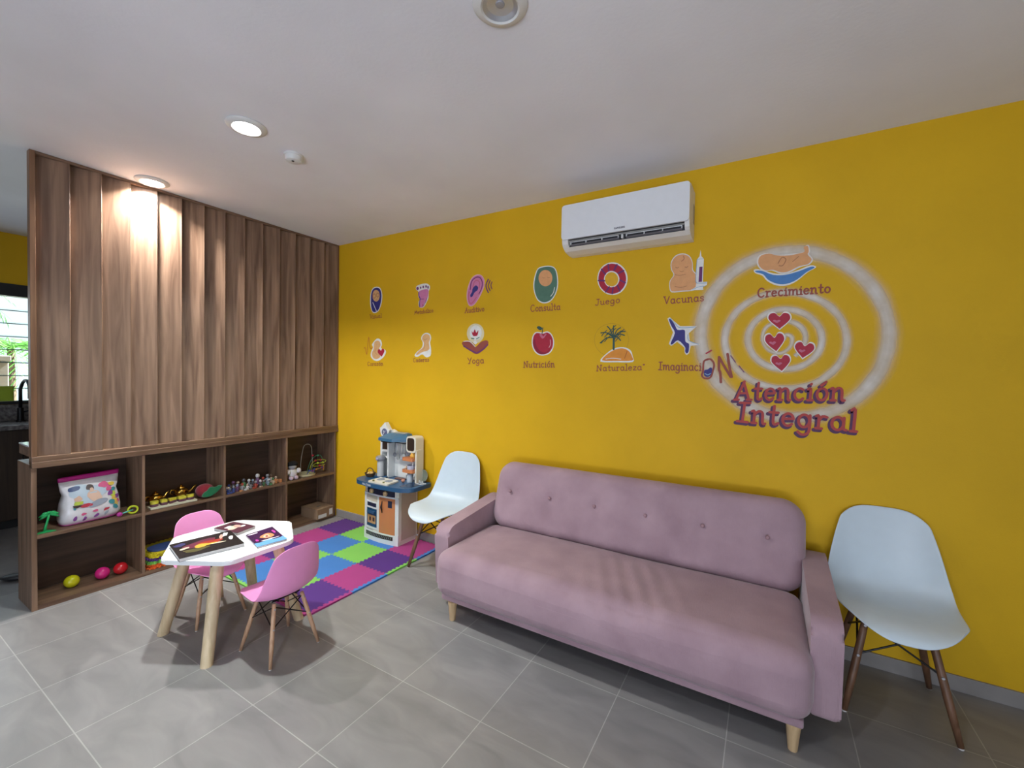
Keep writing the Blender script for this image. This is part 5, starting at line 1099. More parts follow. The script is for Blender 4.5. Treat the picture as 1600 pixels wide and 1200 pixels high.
# house shaped clock
house = [(0.728, 0.918), (0.736, 0.895), (0.760, 0.874), (0.806, 0.874), (0.826, 0.897), (0.830, 0.922), (0.842, 0.944), (0.826, 0.950), (0.784, 1.008), (0.736, 0.962), (0.722, 0.956)]
bm = B(); prism(bm, house, -0.112, -0.072, lambda u, v, w: (u-KX, w-KY, v-KZ)); ck = obj('clock_house', bm, OFFW, tk)
Mc = Matrix.Translation((0.780-KX, -0.1125-KY, 0.920-KZ)) @ Matrix.Rotation(PI/2, 4, 'X')
bm = B(); lathe(bm, [(0, 0.003), (0.031, 0.003), (0.034, 0.0)], 28, M=Mc); obj('clock_face', bm, mat('slate_face', (0.12, 0.13, 0.22), 0.4), ck)
bm = B(); box(bm, -0.002, 0.002, -0.002, 0.024, 0.003, 0.005, M=Mc @ Matrix.Rotation(2.6, 4, 'Z')); box(bm, -0.002, 0.002, -0.002, 0.018, 0.003, 0.005, M=Mc @ Matrix.Rotation(0.7, 4, 'Z')); box(bm, -0.002, 0.002, -0.002, 0.016, 0.003, 0.005, M=Mc @ Matrix.Rotation(-0.9, 4, 'Z')); obj('clock_hands', bm, OFFW, ck)
bm = B(); prism(bm, [(0.835, 0.945), (0.885, 0.925), (0.885, 0.915), (0.835, 0.915)], -0.085, -0.045, lambda u, v, w: (u-KX, w-KY, v-KZ)); obj('clock_bracket', bm, OFFW, ck)
# hood
bm = B()
bot = [(0.800, -0.200), (0.965, -0.205), (1.056, -0.120), (1.056, -0.036), (0.830, -0.036)]
top = [(0.850, -0.130), (0.950, -0.135), (1.030, -0.090), (1.030, -0.036), (0.850, -0.036)]
lay = [(bot, 0.860), (bot, 0.884), (top, 0.920)]
rings = [[bm.verts.new((x-KX, y-KY, z-KZ)) for x, y in P] for P, z in lay]
for a, b in zip(rings, rings[1:]):
    for i in range(5): bm.faces.new((a[i], a[(i+1) % 5], b[(i+1) % 5], b[i]))
bm.faces.new(rings[0]); bm.faces.new(rings[-1]); hd = obj('hood', bm, mat('blue_grey_hood', (0.05, 0.14, 0.24), 0.35), tk)
kb('hood_top', mat('pale_blue_grey', (0.30, 0.34, 0.36), 0.4), 0.862, 1.018, -0.110, -0.045, 0.9205, 0.927, 0.002, hd)
kb('hood_control', DKBR, 0.815, 0.930, -0.186, -0.120, 0.846, 0.8595, 0.003, hd)
bm = B(); tube(bm, [(0.850-KX, -0.075-KY, 0.834-KZ), (1.056-KX, -0.075-KY, 0.834-KZ)], 0.004, 8); rail = obj('hanging_rail', bm, DKBR, tk)
# little shelves with orange baskets
for z in (0.705, 0.605):
    bm = B(); prism(bm, roundpoly([(1.028-KX, -0.150-KY), (1.152-KX, -0.150-KY), (1.152-KX, -0.060-KY), (1.040-KX, -0.060-KY)], 0.02), z-KZ, z+0.026-KZ); obj('orange_shelf', bm, ORNG, tk)
kb('back_slats', mat('brown_slats', (0.22, 0.13, 0.09), 0.5), 1.062, 1.148, -0.05, -0.0345, 0.735, 0.774, 0.001)
kb('tap_base', BLUEP, 0.700, 0.830, -0.165, -0.112, 0.5203, 0.535, 0.006)
# things standing on or hanging from the toy kitchen
G_K = 'play food and utensils of the toy kitchen'
def ktoy(name, x, y, z, label, cat, group=None): return empty(name, (x, y, z), label, cat, 0, group)
t = ktoy('toy_coffee_grinder', 0.765, -0.138, 0.5355, 'grey toy dispenser with wide top at the left of the play kitchen tower', 'toy')
bm = B(); lathe(bm, [(0, 0), (0.030, 0), (0.030, 0.120), (0.027, 0.135), (0, 0.135)], 24); obj('cylinder_body', bm, LGREY, t, autos=40)
bm = B(); lathe(bm, [(0, 0.1355), (0.034, 0.136), (0.043, 0.150), (0.043, 0.165), (0.036, 0.176), (0, 0.178)], 24); obj('cap', bm, GREYP, t, autos=40)
bm = B(); ball(bm, (0.0, -0.043, 0.155), (0.016, 0.006, 0.012)); obj('button', bm, mat('lilac_plastic', (0.34, 0.34, 0.48), 0.4), t, smooth=True)
UT = [(0.880, 'ladle'), (0.915, 'whisk'), (0.957, 'spatula'), (0.990, 'spoon'), (1.022, 'turner')]
UL = {'ladle': 'grey toy ladle hanging first from the left on the play kitchen rail', 'whisk': 'pale toy whisk hanging second from the left on the play kitchen rail', 'spatula': 'white toy spatula hanging in the middle of the play kitchen rail', 'spoon': 'white toy spoon hanging fourth on the play kitchen rail', 'turner': 'dark toy turner hanging nearest the orange shelves on the play kitchen rail'}
for x, k in UT:
    t = ktoy('toy_'+k, x, -0.0805, 0.830, UL[k], 'toy utensil', 'toy utensils hanging on the rail')
    hm = GREYP if k in ('ladle', 'turner') else OFFW
    bm = B(); tube(bm, [(0, 0, 0.002), (0, -0.002, -0.03), (0, 0, -0.085)], [0.004, 0.0065, 0.0035], 8); obj('handle', bm, hm, t, smooth=True)
    bm = B()
    if k == 'whisk':
        for i in range(4):
            a = PI*i/4; tube(bm, [(0.016*math.sin(q)*math.cos(a), 0.016*math.sin(q)*math.sin(a), -0.085-0.058*(1-math.cos(q))/2) for q in [2*PI*j/16 for j in range(16)]], 0.0014, 5, closed=True)
    elif k in ('ladle', 'spoon'): ball(bm, (0, -0.004, -0.103), (0.019, 0.011, 0.020))
    else: box(bm, -0.016, 0.016, -0.003, 0.003, -0.135, -0.084, 0.003)
    obj('head', bm, GREYP if k in ('ladle', 'turner') else LGREY, t, smooth=(k != 'spatula' and k != 'turner'))
t = ktoy('toy_bottle', 1.118, -0.110, 0.7315, 'small orange yellow toy bottle on the upper orange shelf', 'toy bottle')
bm = B(); lathe(bm, [(0, 0), (0.022, 0), (0.023, 0.018), (0.014, 0.040), (0.006, 0.052), (0, 0.055)], 20); obj('bottle_body', bm, mat('amber_plastic', (0.72, 0.38, 0.06), 0.4), t, smooth=True)
t = ktoy('toy_cup', 1.100, -0.110, 0.6315, 'pale lilac toy cup on the lower orange shelf', 'toy cup')
bm = B(); lathe(bm, [(0, 0), (0.030, 0), (0.035, 0.034), (0.031, 0.034), (0.027, 0.004), (0, 0.004)], 22); obj('cup_body', bm, mat('pale_lilac', (0.52, 0.54, 0.68), 0.4), t, autos=40)
bm = B(); lathe(bm, [(0, 0.036), (0.010, 0.036), (0.006, 0.062), (0, 0.066)], 12, ax=(0.022, 0)); obj('straw_cap', bm, OFFW, t, autos=40)
t = ktoy('toy_salt_shaker', 1.048, -0.118, 0.6315, 'tiny cream toy shaker at the edge of the lower orange shelf', 'toy shaker')
bm = B(); lathe(bm, [(0, 0), (0.011, 0), (0.010, 0.016), (0.006, 0.024), (0, 0.025)], 14); obj('shaker_body', bm, mat('cream_shaker', (0.66, 0.55, 0.42), 0.4), t, smooth=True)
t = ktoy('toy_basket', 0.664, -0.165, 0.5205, 'small brown woven toy basket with hoop handle on the left of the blue worktop', 'toy basket')
BROWNW = mat('brown_wicker_plastic', (0.10, 0.055, 0.025), 0.5, noise=0.5, nscale=90)
bm = B(); lathe(bm, [(0, 0.002), (0.032, 0.002), (0.050, 0.034), (0.046, 0.034), (0.030, 0.006), (0, 0.006)], 24); obj('basket_body', bm, BROWNW, t, autos=50)
bm = B(); tube(bm, [(0.044*math.cos(a), 0, 0.034+0.042*math.sin(a)) for a in [PI*i/12 for i in range(13)]], 0.0045, 7); obj('hoop_handle', bm, BROWNW, t, smooth=True)
bm = B(); [ball(bm, (0.015*math.cos(a), 0.015*math.sin(a), 0.030), (0.016, 0.016, 0.013), 12, 8) for a in (0.3, 2.4, 4.5)]; obj('toy_bread', bm, mat('bread_gold', (0.60, 0.38, 0.12), 0.5), t, smooth=True)
bm = B(); ball(bm, (0, 0, 0.0145), (0.016, 0.016, 0.0145)); o = obj('toy_egg', bm, mat('salmon_plastic', (0.55, 0.24, 0.16), 0.45), smooth=True); o.location = (1.050, -0.150, 0.5203); tag(o, 'small salmon toy egg on the blue worktop right of the hob', 'toy egg')
t = ktoy('toy_jug', 1.090, -0.110, 0.5205, 'clear bluish toy jug standing at the back of the toy sink', 'toy jug')
bm = B(); lathe(bm, [(0, 0), (0.026, 0), (0.028, 0.05), (0.022, 0.062), (0.024, 0.072), (0.020, 0.072), (0.018, 0.060), (0.022, 0.006), (0, 0.006)], 20); obj('jug_body', bm, CLEARP, t, autos=50)
bm = B(); tube(bm, [(-0.026, 0, 0.015), (-0.045, 0, 0.03), (-0.040, 0, 0.055), (-0.022, 0, 0.06)], 0.0035, 6); obj('jug_handle', bm, CLEARP, t, smooth=True)
t = ktoy('toy_faucet', 1.150, -0.085, 0.5213, 'pale grey toy faucet curving over the toy sink', 'toy faucet')
bm = B(); tube(bm, [(0, 0.02, 0), (0, 0.02, 0.06)] + [(0, 0.02-0.03*(1-math.cos(a)), 0.06+0.025*math.sin(a)) for a in [PI*i/8 for i in range(1, 9)]] + [(0, -0.04, 0.048)], 0.008, 10); obj('spout', bm, LGREY, t, smooth=True)
SAGE = mat('sage_green_plastic', (0.20, 0.22, 0.17), 0.5)
t = ktoy('toy_plate', 1.178, -0.040, 0.5205, 'round sage green toy plate leaning upright at the right end of the worktop', 'toy plate')
Mp = Matrix.Translation((0, 0.0, 0.053)) @ Matrix.Rotation(PI/2-0.12, 4, 'X')
bm = B(); lathe(bm, [(0, 0), (0.030, 0), (0.050, 0.008), (0.052, 0.006), (0.032, -0.004), (0, -0.004)], 32, M=Mp); obj('plate_disc', bm, SAGE, t, autos=50)
t = ktoy('toy_rack', 1.215, -0.110, 0.5205, 'little white toy dish rack at the right corner of the blue worktop', 'toy rack')
bm = B(); tube(bm, [(-0.035, 0.02, 0.004), (0.035, 0.02, 0.004), (0.035, -0.02, 0.004), (-0.035, -0.02, 0.004)], 0.003, 6, closed=True)
for x in (-0.015, 0.015): tube(bm, [(x-0.008, 0, 0.004), (x-0.004, 0, 0.028), (x+0.004, 0, 0.028), (x+0.008, 0, 0.004)], 0.003, 6)
obj('wire_frame', bm, OFFW, t)
t = ktoy('toy_tray', 0.955, -0.085, 0.5205, 'flat brown toy tray behind the hob of the play kitchen', 'toy tray')
bm = B(); prism(bm, roundpoly([(-0.055, -0.022), (0.055, -0.022), (0.055, 0.022), (-0.055, 0.022)], 0.008), 0, 0.008); obj('tray_body', bm, mat('brown_plastic', (0.16, 0.07, 0.05), 0.5), t)

# ------------------------------------------------------------------ toys in the bookcase
Z1 = SH+0.0006; Z0 = BS+0.0006
# green palm tree toy
GRN = mat('green_plastic', (0.012, 0.36, 0.10), 0.4)
t = empty('toy_palm_tree', (-0.048, -2.012, Z1), 'small flat green plastic palm tree toy on the bookcase shelf, beside the block bag', 'toy', rz=0.0)
bm = B(); prism(bm, [(y*0.036, z) for y, z in [(-1.1, 0), (1.2, 0), (0.6, 0.006), (0.25, 0.012), (-0.5, 0.008)]], -0.012, 0.012, lambda u, v, w: (w, u, v)); obj('stand', bm, GRN, t)
bm = B(); tube(bm, [(0, -0.006, 0.004), (0, -0.002, 0.035), (0, 0.006, 0.068), (0, 0.014, 0.108)], [0.008, 0.0065, 0.0055, 0.005], 8); obj('stem', bm, GRN, t, smooth=True)
bm = B()
for ang, L in ((-0.25, 0.060), (0.25, 0.062), (0.75, 0.058), (1.35, 0.050), (1.85, 0.050), (2.4, 0.058), (2.95, 0.062), (3.45, 0.060)):
    L *= 0.74; sp = [Vector((0, 0.014+math.cos(ang)*L*s, 0.108+math.sin(ang)*L*s*0.8-0.018*s*s)) for s in (0, .25, .5, .75, 1)]
    tube(bm, sp, [0.005, 0.0085, 0.009, 0.0065, 0.0015], 6)
obj('fronds', bm, GRN, t, smooth=True)
# zip bag of building blocks
BAGM = mat('clear_bag_film', (0.70, 0.68, 0.72), 0.22, noise=0.10, nscale=14, bump=0.35, bscale=22); MAGE = mat('magenta_band', (0.42, 0.012, 0.20), 0.35)
t = empty('block_bag', (-0.135, -1.795, Z1), 'printed white zip bag of building blocks with magenta top band on the bookcase shelf', 'bag', rz=0.06)
hw_ = [(-0.002, 0.138, 0.060), (0.03, 0.150, 0.082), (0.08, 0.148, 0.085), (0.14, 0.140, 0.075), (0.185, 0.130, 0.058), (0.215, 0.140, 0.040), (0.252, 0.146, 0.020), (0.272, 0.147, 0.012)]
def bag_ring(bm, z, wy, dx, n=28):
    return [bm.verts.new((dx*abs(math.sin(a))**0.7*math.copysign(1, math.sin(a)), wy*abs(math.cos(a))**0.5*math.copysign(1, math.cos(a)), z+0.035*(wy*math.cos(a))*0.9)) for a in [2*PI*i/n for i in range(n)]]
def bagloft(bm, secs):
    R = [bag_ring(bm, *s) for s in secs]; n = 28
    for a, b in zip(R, R[1:]):
        for i in range(n): bm.faces.new((a[i], a[(i+1) % n], b[(i+1) % n], b[i]))
    bm.faces.new(R[0]); bm.faces.new(R[-1])
bm = B(); bagloft(bm, [(z+0.006, w, d) for z, w, d in hw_])
obj('bag_body', bm, BAGM, t, smooth=True)
bm = B(); bagloft(bm, [(0.278, 0.150, 0.0135), (0.300, 0.151, 0.0125), (0.306, 0.149, 0.008)]); obj('zip_band', bm, MAGE, t, smooth=True)
bm = B(); bagloft(bm, [(0.004, 0.137, 0.058), (0.012, 0.146, 0.072)]); obj('bottom_band', bm, MAGE, t, smooth=True)
def bag_x(y, z):
    zz = z-0.03*y
    for (za, wa, da), (zb, wb_, db) in zip(hw_, hw_[1:]):
        if za+0.006 <= zz <= zb+0.006:
            k = (zz-za-0.006)/(zb-za); w = wa+(wb_-wa)*k; d = da+(db-da)*k; break
    else: w, d = 0.14, 0.012
    c = min(0.999, abs(y)/w)**2
    return d*(math.sqrt(max(0.0, 1-c*c)))**0.7
bm = B(); bmats = []
BP = dict(navy=(0.03, 0.06, 0.18), paleblue=(0.45, 0.55, 0.66), hair=(0.05, 0.03, 0.03), skin=(0.62, 0.40, 0.30), peach=(0.70, 0.48, 0.38), lime=(0.45, 0.55, 0.08), pink=(0.62, 0.10, 0.24), yellow=(0.70, 0.50, 0.08), teal=(0.05, 0.25, 0.30), purple=(0.22, 0.06, 0.28), grey=(0.30, 0.34, 0.42), red=(0.50, 0.05, 0.08))
def bagart(c, pts, k=0):
    m = mat('bag_print_'+c, BP[c], 0.3)
    if m not in bmats: bmats.append(m)
    P = catmull([(a, b, 0) for a, b in pts], closed=True, k=3)
    cy = sum(p.x for p in P)/len(P); cz = sum(p.y for p in P)/len(P)
    off = 0.0035+0.0006*k
    cv = bm.verts.new((bag_x(cy, cz)+off, cy, cz)); vs = [bm.verts.new((bag_x(p.x, p.y)+off, p.x, p.y)) for p in P]
    mid = [bm.verts.new((bag_x((p.x+cy)/2, (p.y+cz)/2)+off, (p.x+cy)/2, (p.y+cz)/2)) for p in P]
    n = len(vs)
    for i in range(n):
        for f in (bm.faces.new((cv, mid[i], mid[(i+1) % n])), bm.faces.new((mid[i], vs[i], vs[(i+1) % n], mid[(i+1) % n]))): f.material_index = bmats.index(m)
bagart('paleblue', blob(-0.02, 0.19, 0.085, 0.06, 12, 0, 2), 0)
bagart('navy', [(-0.108, 0.236), (-0.060, 0.240), (-0.066, 0.218), (-0.110, 0.212)], 1)
bagart('peach', blob(0.005, 0.160, 0.035, 0.045, 10, 0.4, 3), 1); bagart('grey', blob(0.015, 0.125, 0.055, 0.018, 9, 0.3, 4), 2)
bagart('hair', blob(-0.012, 0.220, 0.017, 0.018, 9, 0, 5), 2); bagart('skin', blob(-0.008, 0.208, 0.010, 0.012, 8, 0, 6), 3)
bagart('skin', blob(-0.075, 0.162, 0.020, 0.020, 9, 0, 7), 1); bagart('lime', blob(-0.078, 0.138, 0.024, 0.012, 9, 0, 8), 2); bagart('hair', blob(-0.085, 0.120, 0.022, 0.008, 8, 0, 9), 3)
bagart('red', blob(-0.040, 0.118, 0.028, 0.012, 9, 0, 10), 2); bagart('pink', blob(0.055, 0.225, 0.026, 0.018, 9, 0, 11), 1)
for k, (c, y, z) in enumerate([('yellow', 0.095, 0.225), ('teal', 0.100, 0.190), ('purple', 0.082, 0.172), ('lime', 0.095, 0.158), ('yellow', 0.100, 0.130), ('teal', 0.085, 0.112), ('pink', 0.108, 0.110), ('purple', 0.112, 0.140), ('pink', 0.078, 0.200), ('yellow', 0.108, 0.092), ('teal', 0.105, 0.075)]): bagart(c, blob(y, z, 0.018, 0.013, 7, 0.5*k, 30+k), 1+k % 3)
for k, (c, y, z) in enumerate([('pink', -0.055, 0.066), ('pink', 0.0, 0.074), ('red', 0.055, 0.072), ('purple', 0.006, 0.042), ('grey', 0.055, 0.046), ('purple', -0.050, 0.036), ('purple', -0.095, 0.045), ('teal', -0.095, 0.115)]): bagart(c, blob(y, z, 0.014, 0.008, 7, 0.2*k, 50+k), 1)
me_ = obj('bag_print', bm, bmats, t, smooth=True)
# ring rattle
t = empty('ring_rattle', (-0.045, -1.600, Z1), 'yellow ringed toy rattle with turquoise handle beside the block bag', 'toy')
YEL = mat('lemon_plastic', (0.50, 0.60, 0.02), 0.35)
bm = B(); tube(bm, [(0.022*0.45*math.cos(a)*0.6, 0.024*math.cos(a), 0.0305+0.024*math.sin(a)) for a in [2*PI*i/24 for i in range(24)]], 0.0062, 8, closed=True); obj('ring', bm, YEL, t, smooth=True)
bm = B(); tube(bm, [(0, 0, 0.030), (0.0, -0.04, 0.022), (0.0, -0.062, 0.018)], 0.0045, 8); obj('handle', bm, mat('turquoise_plastic', (0.10, 0.48, 0.40), 0.4), t, smooth=True)
bm = B(); ball(bm, (0, -0.070, 0.0155), (0.012, 0.016, 0.0145)); obj('grip', bm, mat('magenta_plastic', (0.45, 0.04, 0.30), 0.4), t, smooth=True)
# plastic balls on the bottom board
for nm, y, x, c, lab in (('yellow', -1.878, -0.150, (0.52, 0.50, 0.01), 'yellow plastic ball on the bottom board of the bookcase'), ('magenta', -1.732, -0.140, (0.60, 0.02, 0.19), 'magenta plastic ball on the bottom board of the bookcase'), ('red', -1.640, -0.130, (0.50, 0.012, 0.02), 'red plastic ball on the bottom board of the bookcase')):
    bm = B(); ball(bm, (0, 0, 0), (0.0385,)*3, 32, 20); o = obj('plastic_ball', bm, mat(nm+'_ball_plastic', c, 0.22), smooth=True); o.location = (x, y, Z0+0.0385); tag(o, lab, 'ball', 'plastic balls in the bookcase')
# shape stacking board
t = empty('stacking_board', (-0.070, -1.360, Z1), 'long pale wooden peg board under the row of yellow topped toy blocks', 'toy', rz=-0.03)
PALEW = mat('pale_board', (0.60, 0.60, 0.46), 0.5)
bm = B(); box(bm, -0.038, 0.038, -0.142, 0.142, 0, 0.014, 0.003); obj('board', bm, PALEW, t)
YB = mat('yellow_block_paint', (0.62, 0.56, 0.05), 0.45); PB = mat('maroon_block_paint', (0.13, 0.05, 0.08), 0.5)
SHP = [('round', blob(0, 0, 1, 1, 20, 0, 0)), ('square', None), ('triangular', None), ('rectangular', None), ('oval', None)]
def shape_poly(k):
    if k == 0: return [(0.024*math.cos(2*PI*i/24), 0.024*math.sin(2*PI*i/24)) for i in range(24)]
    if k == 1: return roundpoly([(-0.018, -0.018), (0.018, -0.018), (0.018, 0.018), (-0.018, 0.018)], 0.004)
    if k == 2: return roundpoly([(-0.021, -0.024), (0.021, -0.024), (0.0, 0.026)], 0.004)
    if k == 3: return roundpoly([(-0.022, -0.023), (0.022, -0.023), (0.022, 0.023), (-0.022, 0.023)], 0.004)
    return [(0.021*math.cos(2*PI*i/24), 0.024*math.sin(2*PI*i/24)) for i in range(24)]
WH = ['first', 'second', 'third', 'fourth', 'last']
for k in range(5):
    y = -1.470+0.055*k; x = -0.075+0.0017*k
    for q, (z, m, c) in enumerate(((0.0146, PB, 'maroon'), (0.0328, YB, 'yellow'))):
        bm = B(); prism(bm, shape_poly(k), 0, 0.0178); o = obj('toy_block', bm, m); o.location = (x, y, Z1+z)
        tag(o, '%s %s toy block, %s from the left on the peg board%s' % (c, SHP[k][0], WH[k], ', topmost' if q else ', lower of two'), 'toy block', 'stacked shape blocks on the peg board')
# golden teapots
GOLD = mat('shiny_gold', (0.62, 0.38, 0.07), 0.16, metal=1.0)
def teapot(x, y, sc, rz, lab):
    t = empty('toy_teapot', (x, y, Z1), lab, 'toy teapot', rz, 'golden toy teapots')
    bm = B(); lathe(bm, [(a*sc, b*sc) for a, b in [(0, 0), (0.026, 0), (0.028, 0.006), (0.018, 0.012), (0.030, 0.022), (0.044, 0.040), (0.046, 0.052), (0.036, 0.070), (0.022, 0.076), (0, 0.076)]], 28); obj('pot_body', bm, GOLD, t, autos=45)
    bm = B(); lathe(bm, [(a*sc, b*sc) for a, b in [(0.023, 0.0765), (0.020, 0.084), (0.006, 0.088), (0.009, 0.096), (0, 0.102)]], 20); obj('lid', bm, GOLD, t, autos=45)
    bm = B(); tube(bm, [(0, 0.040*sc, 0.036*sc), (0, 0.066*sc, 0.044*sc), (0, 0.080*sc, 0.066*sc), (0, 0.098*sc, 0.078*sc)], [0.012*sc, 0.009*sc, 0.006*sc, 0.006*sc], 10); obj('spout', bm, GOLD, t, smooth=True)
    bm = B(); tube(bm, [(0, -0.036*sc, 0.066*sc), (0, -0.062*sc, 0.070*sc), (0, -0.070*sc, 0.048*sc), (0, -0.042*sc, 0.032*sc)], 0.004*sc, 8); obj('handle', bm, GOLD, t, smooth=True)
teapot(-0.185, -1.425, 0.95, 0.2, 'golden toy teapot standing behind the left end of the peg board')
teapot(-0.212, -1.252, 1.05, 0.0, 'golden toy teapot behind the right end of the peg board, beside the red plush')
# red plush with green leaf
t = empty('plush_rose', (-0.088, -1.128, Z1), 'dark red plush toy with a green felt leaf at the right of the teapots', 'plush toy', rz=-0.1)
REDF = mat('dark_red_plush', (0.22, 0.008, 0.02), 0.9, sheen=0.3, bump=0.4, bscale=180); GRF = mat('green_felt', (0.012, 0.15, 0.06), 0.9, bump=0.3, bscale=220)
bm = B(); ball(bm, (0, -0.015, 0.053), (0.060, 0.062, 0.0525), 24, 14); obj('plush_body', bm, REDF, t, smooth=True)
leaf = [(-0.050, -0.030), (-0.020, -0.036), (0.015, -0.024), (0.045, 0.0), (0.070, 0.036), (0.048, 0.042), (0.024, 0.032), (-0.008, 0.034), (-0.024, 0.010), (-0.042, -0.006)]
Ml = Matrix.Translation((0.068, 0.004, 0.050)) @ Matrix.Rotation(-0.12, 4, 'X')
lp = [(p.x, p.y) for p in catmull([(a, b, 0) for a, b in leaf], closed=True, k=3)]
bm = B(); prism(bm, [(a*1.10, b*1.12) for a, b in lp], -0.003, 0.001, lambda u, v, w: (w-0.10*abs(u), u, v)); xform(bm.verts, Ml); lf = obj('leaf_border', bm, mat('grey_green_stitch', (0.10, 0.20, 0.13), 0.9), t)
bm = B(); prism(bm, lp, 0.0015, 0.0045, lambda u, v, w: (w-0.10*abs(u), u, v)); xform(bm.verts, Ml); obj('leaf', bm, GRF, t)
# row of small figurines and blocks
mr_ = random.Random(11)
MC = {'dark blue': (0.03, 0.05, 0.20), 'grey': (0.25, 0.25, 0.28), 'dark grey': (0.07, 0.07, 0.09), 'white': (0.62, 0.60, 0.62), 'purple': (0.14, 0.06, 0.16), 'red': (0.38, 0.06, 0.04), 'green': (0.08, 0.22, 0.10), 'orange': (0.60, 0.25, 0.10), 'pale blue': (0.28, 0.36, 0.48), 'beige': (0.50, 0.38, 0.28), 'brown': (0.14, 0.08, 0.05)}
FIGN = 0
placed = []
def minifig(x, y, h, c1, c2, lab, z=Z1):
    t = empty('toy_figure', (x, y, z), lab, 'toy figure', mr_.uniform(-1.2, 1.2), 'small toy figures on the bookcase shelf')
    a, b = mat('figure_'+c1.replace(' ', '_'), MC[c1], 0.4), mat('figure_'+c2.replace(' ', '_'), MC[c2], 0.4)
    r = h*0.2
    bm = B(); lathe(bm, [(0, 0), (r, 0), (r*1.02, h*0.10), (r*0.72, h*0.30), (r*0.85, h*0.50), (r*0.45, h*0.62), (0, h*0.63)], 12); tube(bm, [(0, r*0.7, h*0.52), (0.003, r*1.35, h*0.36), (r*0.6, r*1.3, h*0.30)], r*0.28, 6); tube(bm, [(0, -r*0.7, h*0.52), (0.003, -r*1.35, h*0.36), (r*0.6, -r*1.3, h*0.34)], r*0.28, 6); obj('figure_body', bm, a, t, smooth=True)
    bm = B(); ball(bm, (0, 0, h*0.80), (r*0.82, r*0.82, h*0.185), 12, 8); obj('figure_head', bm, b, t, smooth=True)
POSW = ['first from left', 'second from left', 'third from left', 'fourth from left', 'fifth from left', 'sixth from left', 'seventh from left', 'eighth from left', 'ninth from left', 'tenth from left', 'eleventh from left', 'twelfth from left']
cols = list(MC)
seqf = [('dark blue', 'beige'), ('dark blue', 'grey'), ('purple', 'pale blue'), ('grey', 'red'), ('white', 'beige'), ('grey', 'dark grey'), ('red', 'grey'), ('dark grey', 'white'), ('green', 'grey'), ('pale blue', 'white'), ('beige', 'green'), ('orange', 'beige')]
for k, (a, b) in enumerate(seqf):
    y = -0.990+0.036*k
    minifig(-0.052+0.010*math.sin(2.1*k), y, 0.052+0.012*((k*5) % 4)/3, a, b, '%s toy figure with %s head, %s in the front row' % (a, b, POSW[k]))
seqb = [('pale blue', 'dark blue'), ('dark grey', 'purple'), ('purple', 'beige'), ('green', 'dark grey'), ('grey', 'white'), ('dark grey', 'pale blue'), ('purple', 'white'), ('brown', 'red'), ('pale blue', 'grey'), ('beige', 'brown')]
for k, (a, b) in enumerate(seqb):
    y = -0.960+0.040*k
    minifig(-0.115+0.010*math.cos(1.7*k), y, 0.062+0.040*(1 if k == 6 else ((k*3) % 5)/7), a, b, '%s toy figure with %s head, %s in the back row' % (a, b, POSW[k]))
def mini_block(x, y, s, c, lab, z=Z1, rz=0.3):
    bm = B(); box(bm, -s[0]/2, s[0]/2, -s[1]/2, s[1]/2, 0, s[2], 0.002); o = obj('toy_brick', bm, mat('figure_'+c.replace(' ', '_'), MC[c], 0.4)); o.location = (x, y, z); o.rotation_euler[2] = rz
    tag(o, lab, 'toy brick', 'small bricks on the figure shelf')
mini_block(-0.026, -0.992, (0.016, 0.040, 0.016), 'dark blue', 'dark blue toy brick at the front left end of the figure shelf', rz=0.05)
mini_block(-0.027, -0.905, (0.014, 0.022, 0.012), 'orange', 'orange toy brick in front of the left figures on the shelf', rz=0.1)
mini_block(-0.027, -0.868, (0.016, 0.016, 0.014), 'white', 'white toy cube in front of the figures on the shelf', rz=0.3)
mini_block(-0.026, -0.800, (0.015, 0.020, 0.015), 'red', 'red toy brick in front of the middle figures on the shelf', rz=0.2)
mini_block(-0.028, -0.742, (0.014, 0.030, 0.010), 'beige', 'beige toy brick in front of the middle figures on the shelf', rz=0.2)
mini_block(-0.060, -0.556, (0.030, 0.020, 0.030), 'orange', 'orange toy brick at the right end of the figure shelf', rz=0.1)
mini_block(-0.098, -0.560, (0.034, 0.026, 0.022), 'beige', 'beige toy brick at the rear right end of the figure shelf', rz=0.2)
mini_block(-0.026, -0.660, (0.014, 0.024, 0.018), 'green', 'green toy brick in front of the right figures on the shelf', rz=0.1)
# plush figure with black head
t = empty('plush_doll', (-0.062, -0.440, Z1), 'white plush doll with black hair sitting at the left of the bead maze', 'plush toy')
WPL = mat('white_plush', (0.66, 0.64, 0.68), 0.9, sheen=0.3, bump=0.3, bscale=160); BPL = mat('black_plush', (0.008, 0.008, 0.010), 0.95)
bm = B(); ball(bm, (0, 0, 0.062), (0.036, 0.042, 0.048), 20, 12); obj('torso', bm, WPL, t, smooth=True)
for s in (-1, 1):
    bm = B(); ball(bm, (0.020, s*0.024, 0.020), (0.026, 0.019, 0.0195), 16, 10); obj('leg', bm, mat('pale_pink_plush', (0.60, 0.46, 0.54), 0.9), t, smooth=True)
    bm = B(); ball(bm, (0.016, s*0.052, 0.078), (0.022, 0.022, 0.024), 16, 10); obj('arm', bm, WPL, t, smooth=True)
bm = B(); ball(bm, (0.004, 0, 0.123), (0.036, 0.038, 0.034), 20, 12); obj('head', bm, mat('grey_plush', (0.32, 0.31, 0.33), 0.9), t, smooth=True)
bm = B(); ball(bm, (-0.004, 0.004, 0.140), (0.044, 0.048, 0.030), 20, 12); obj('hair', bm, BPL, t, smooth=True)
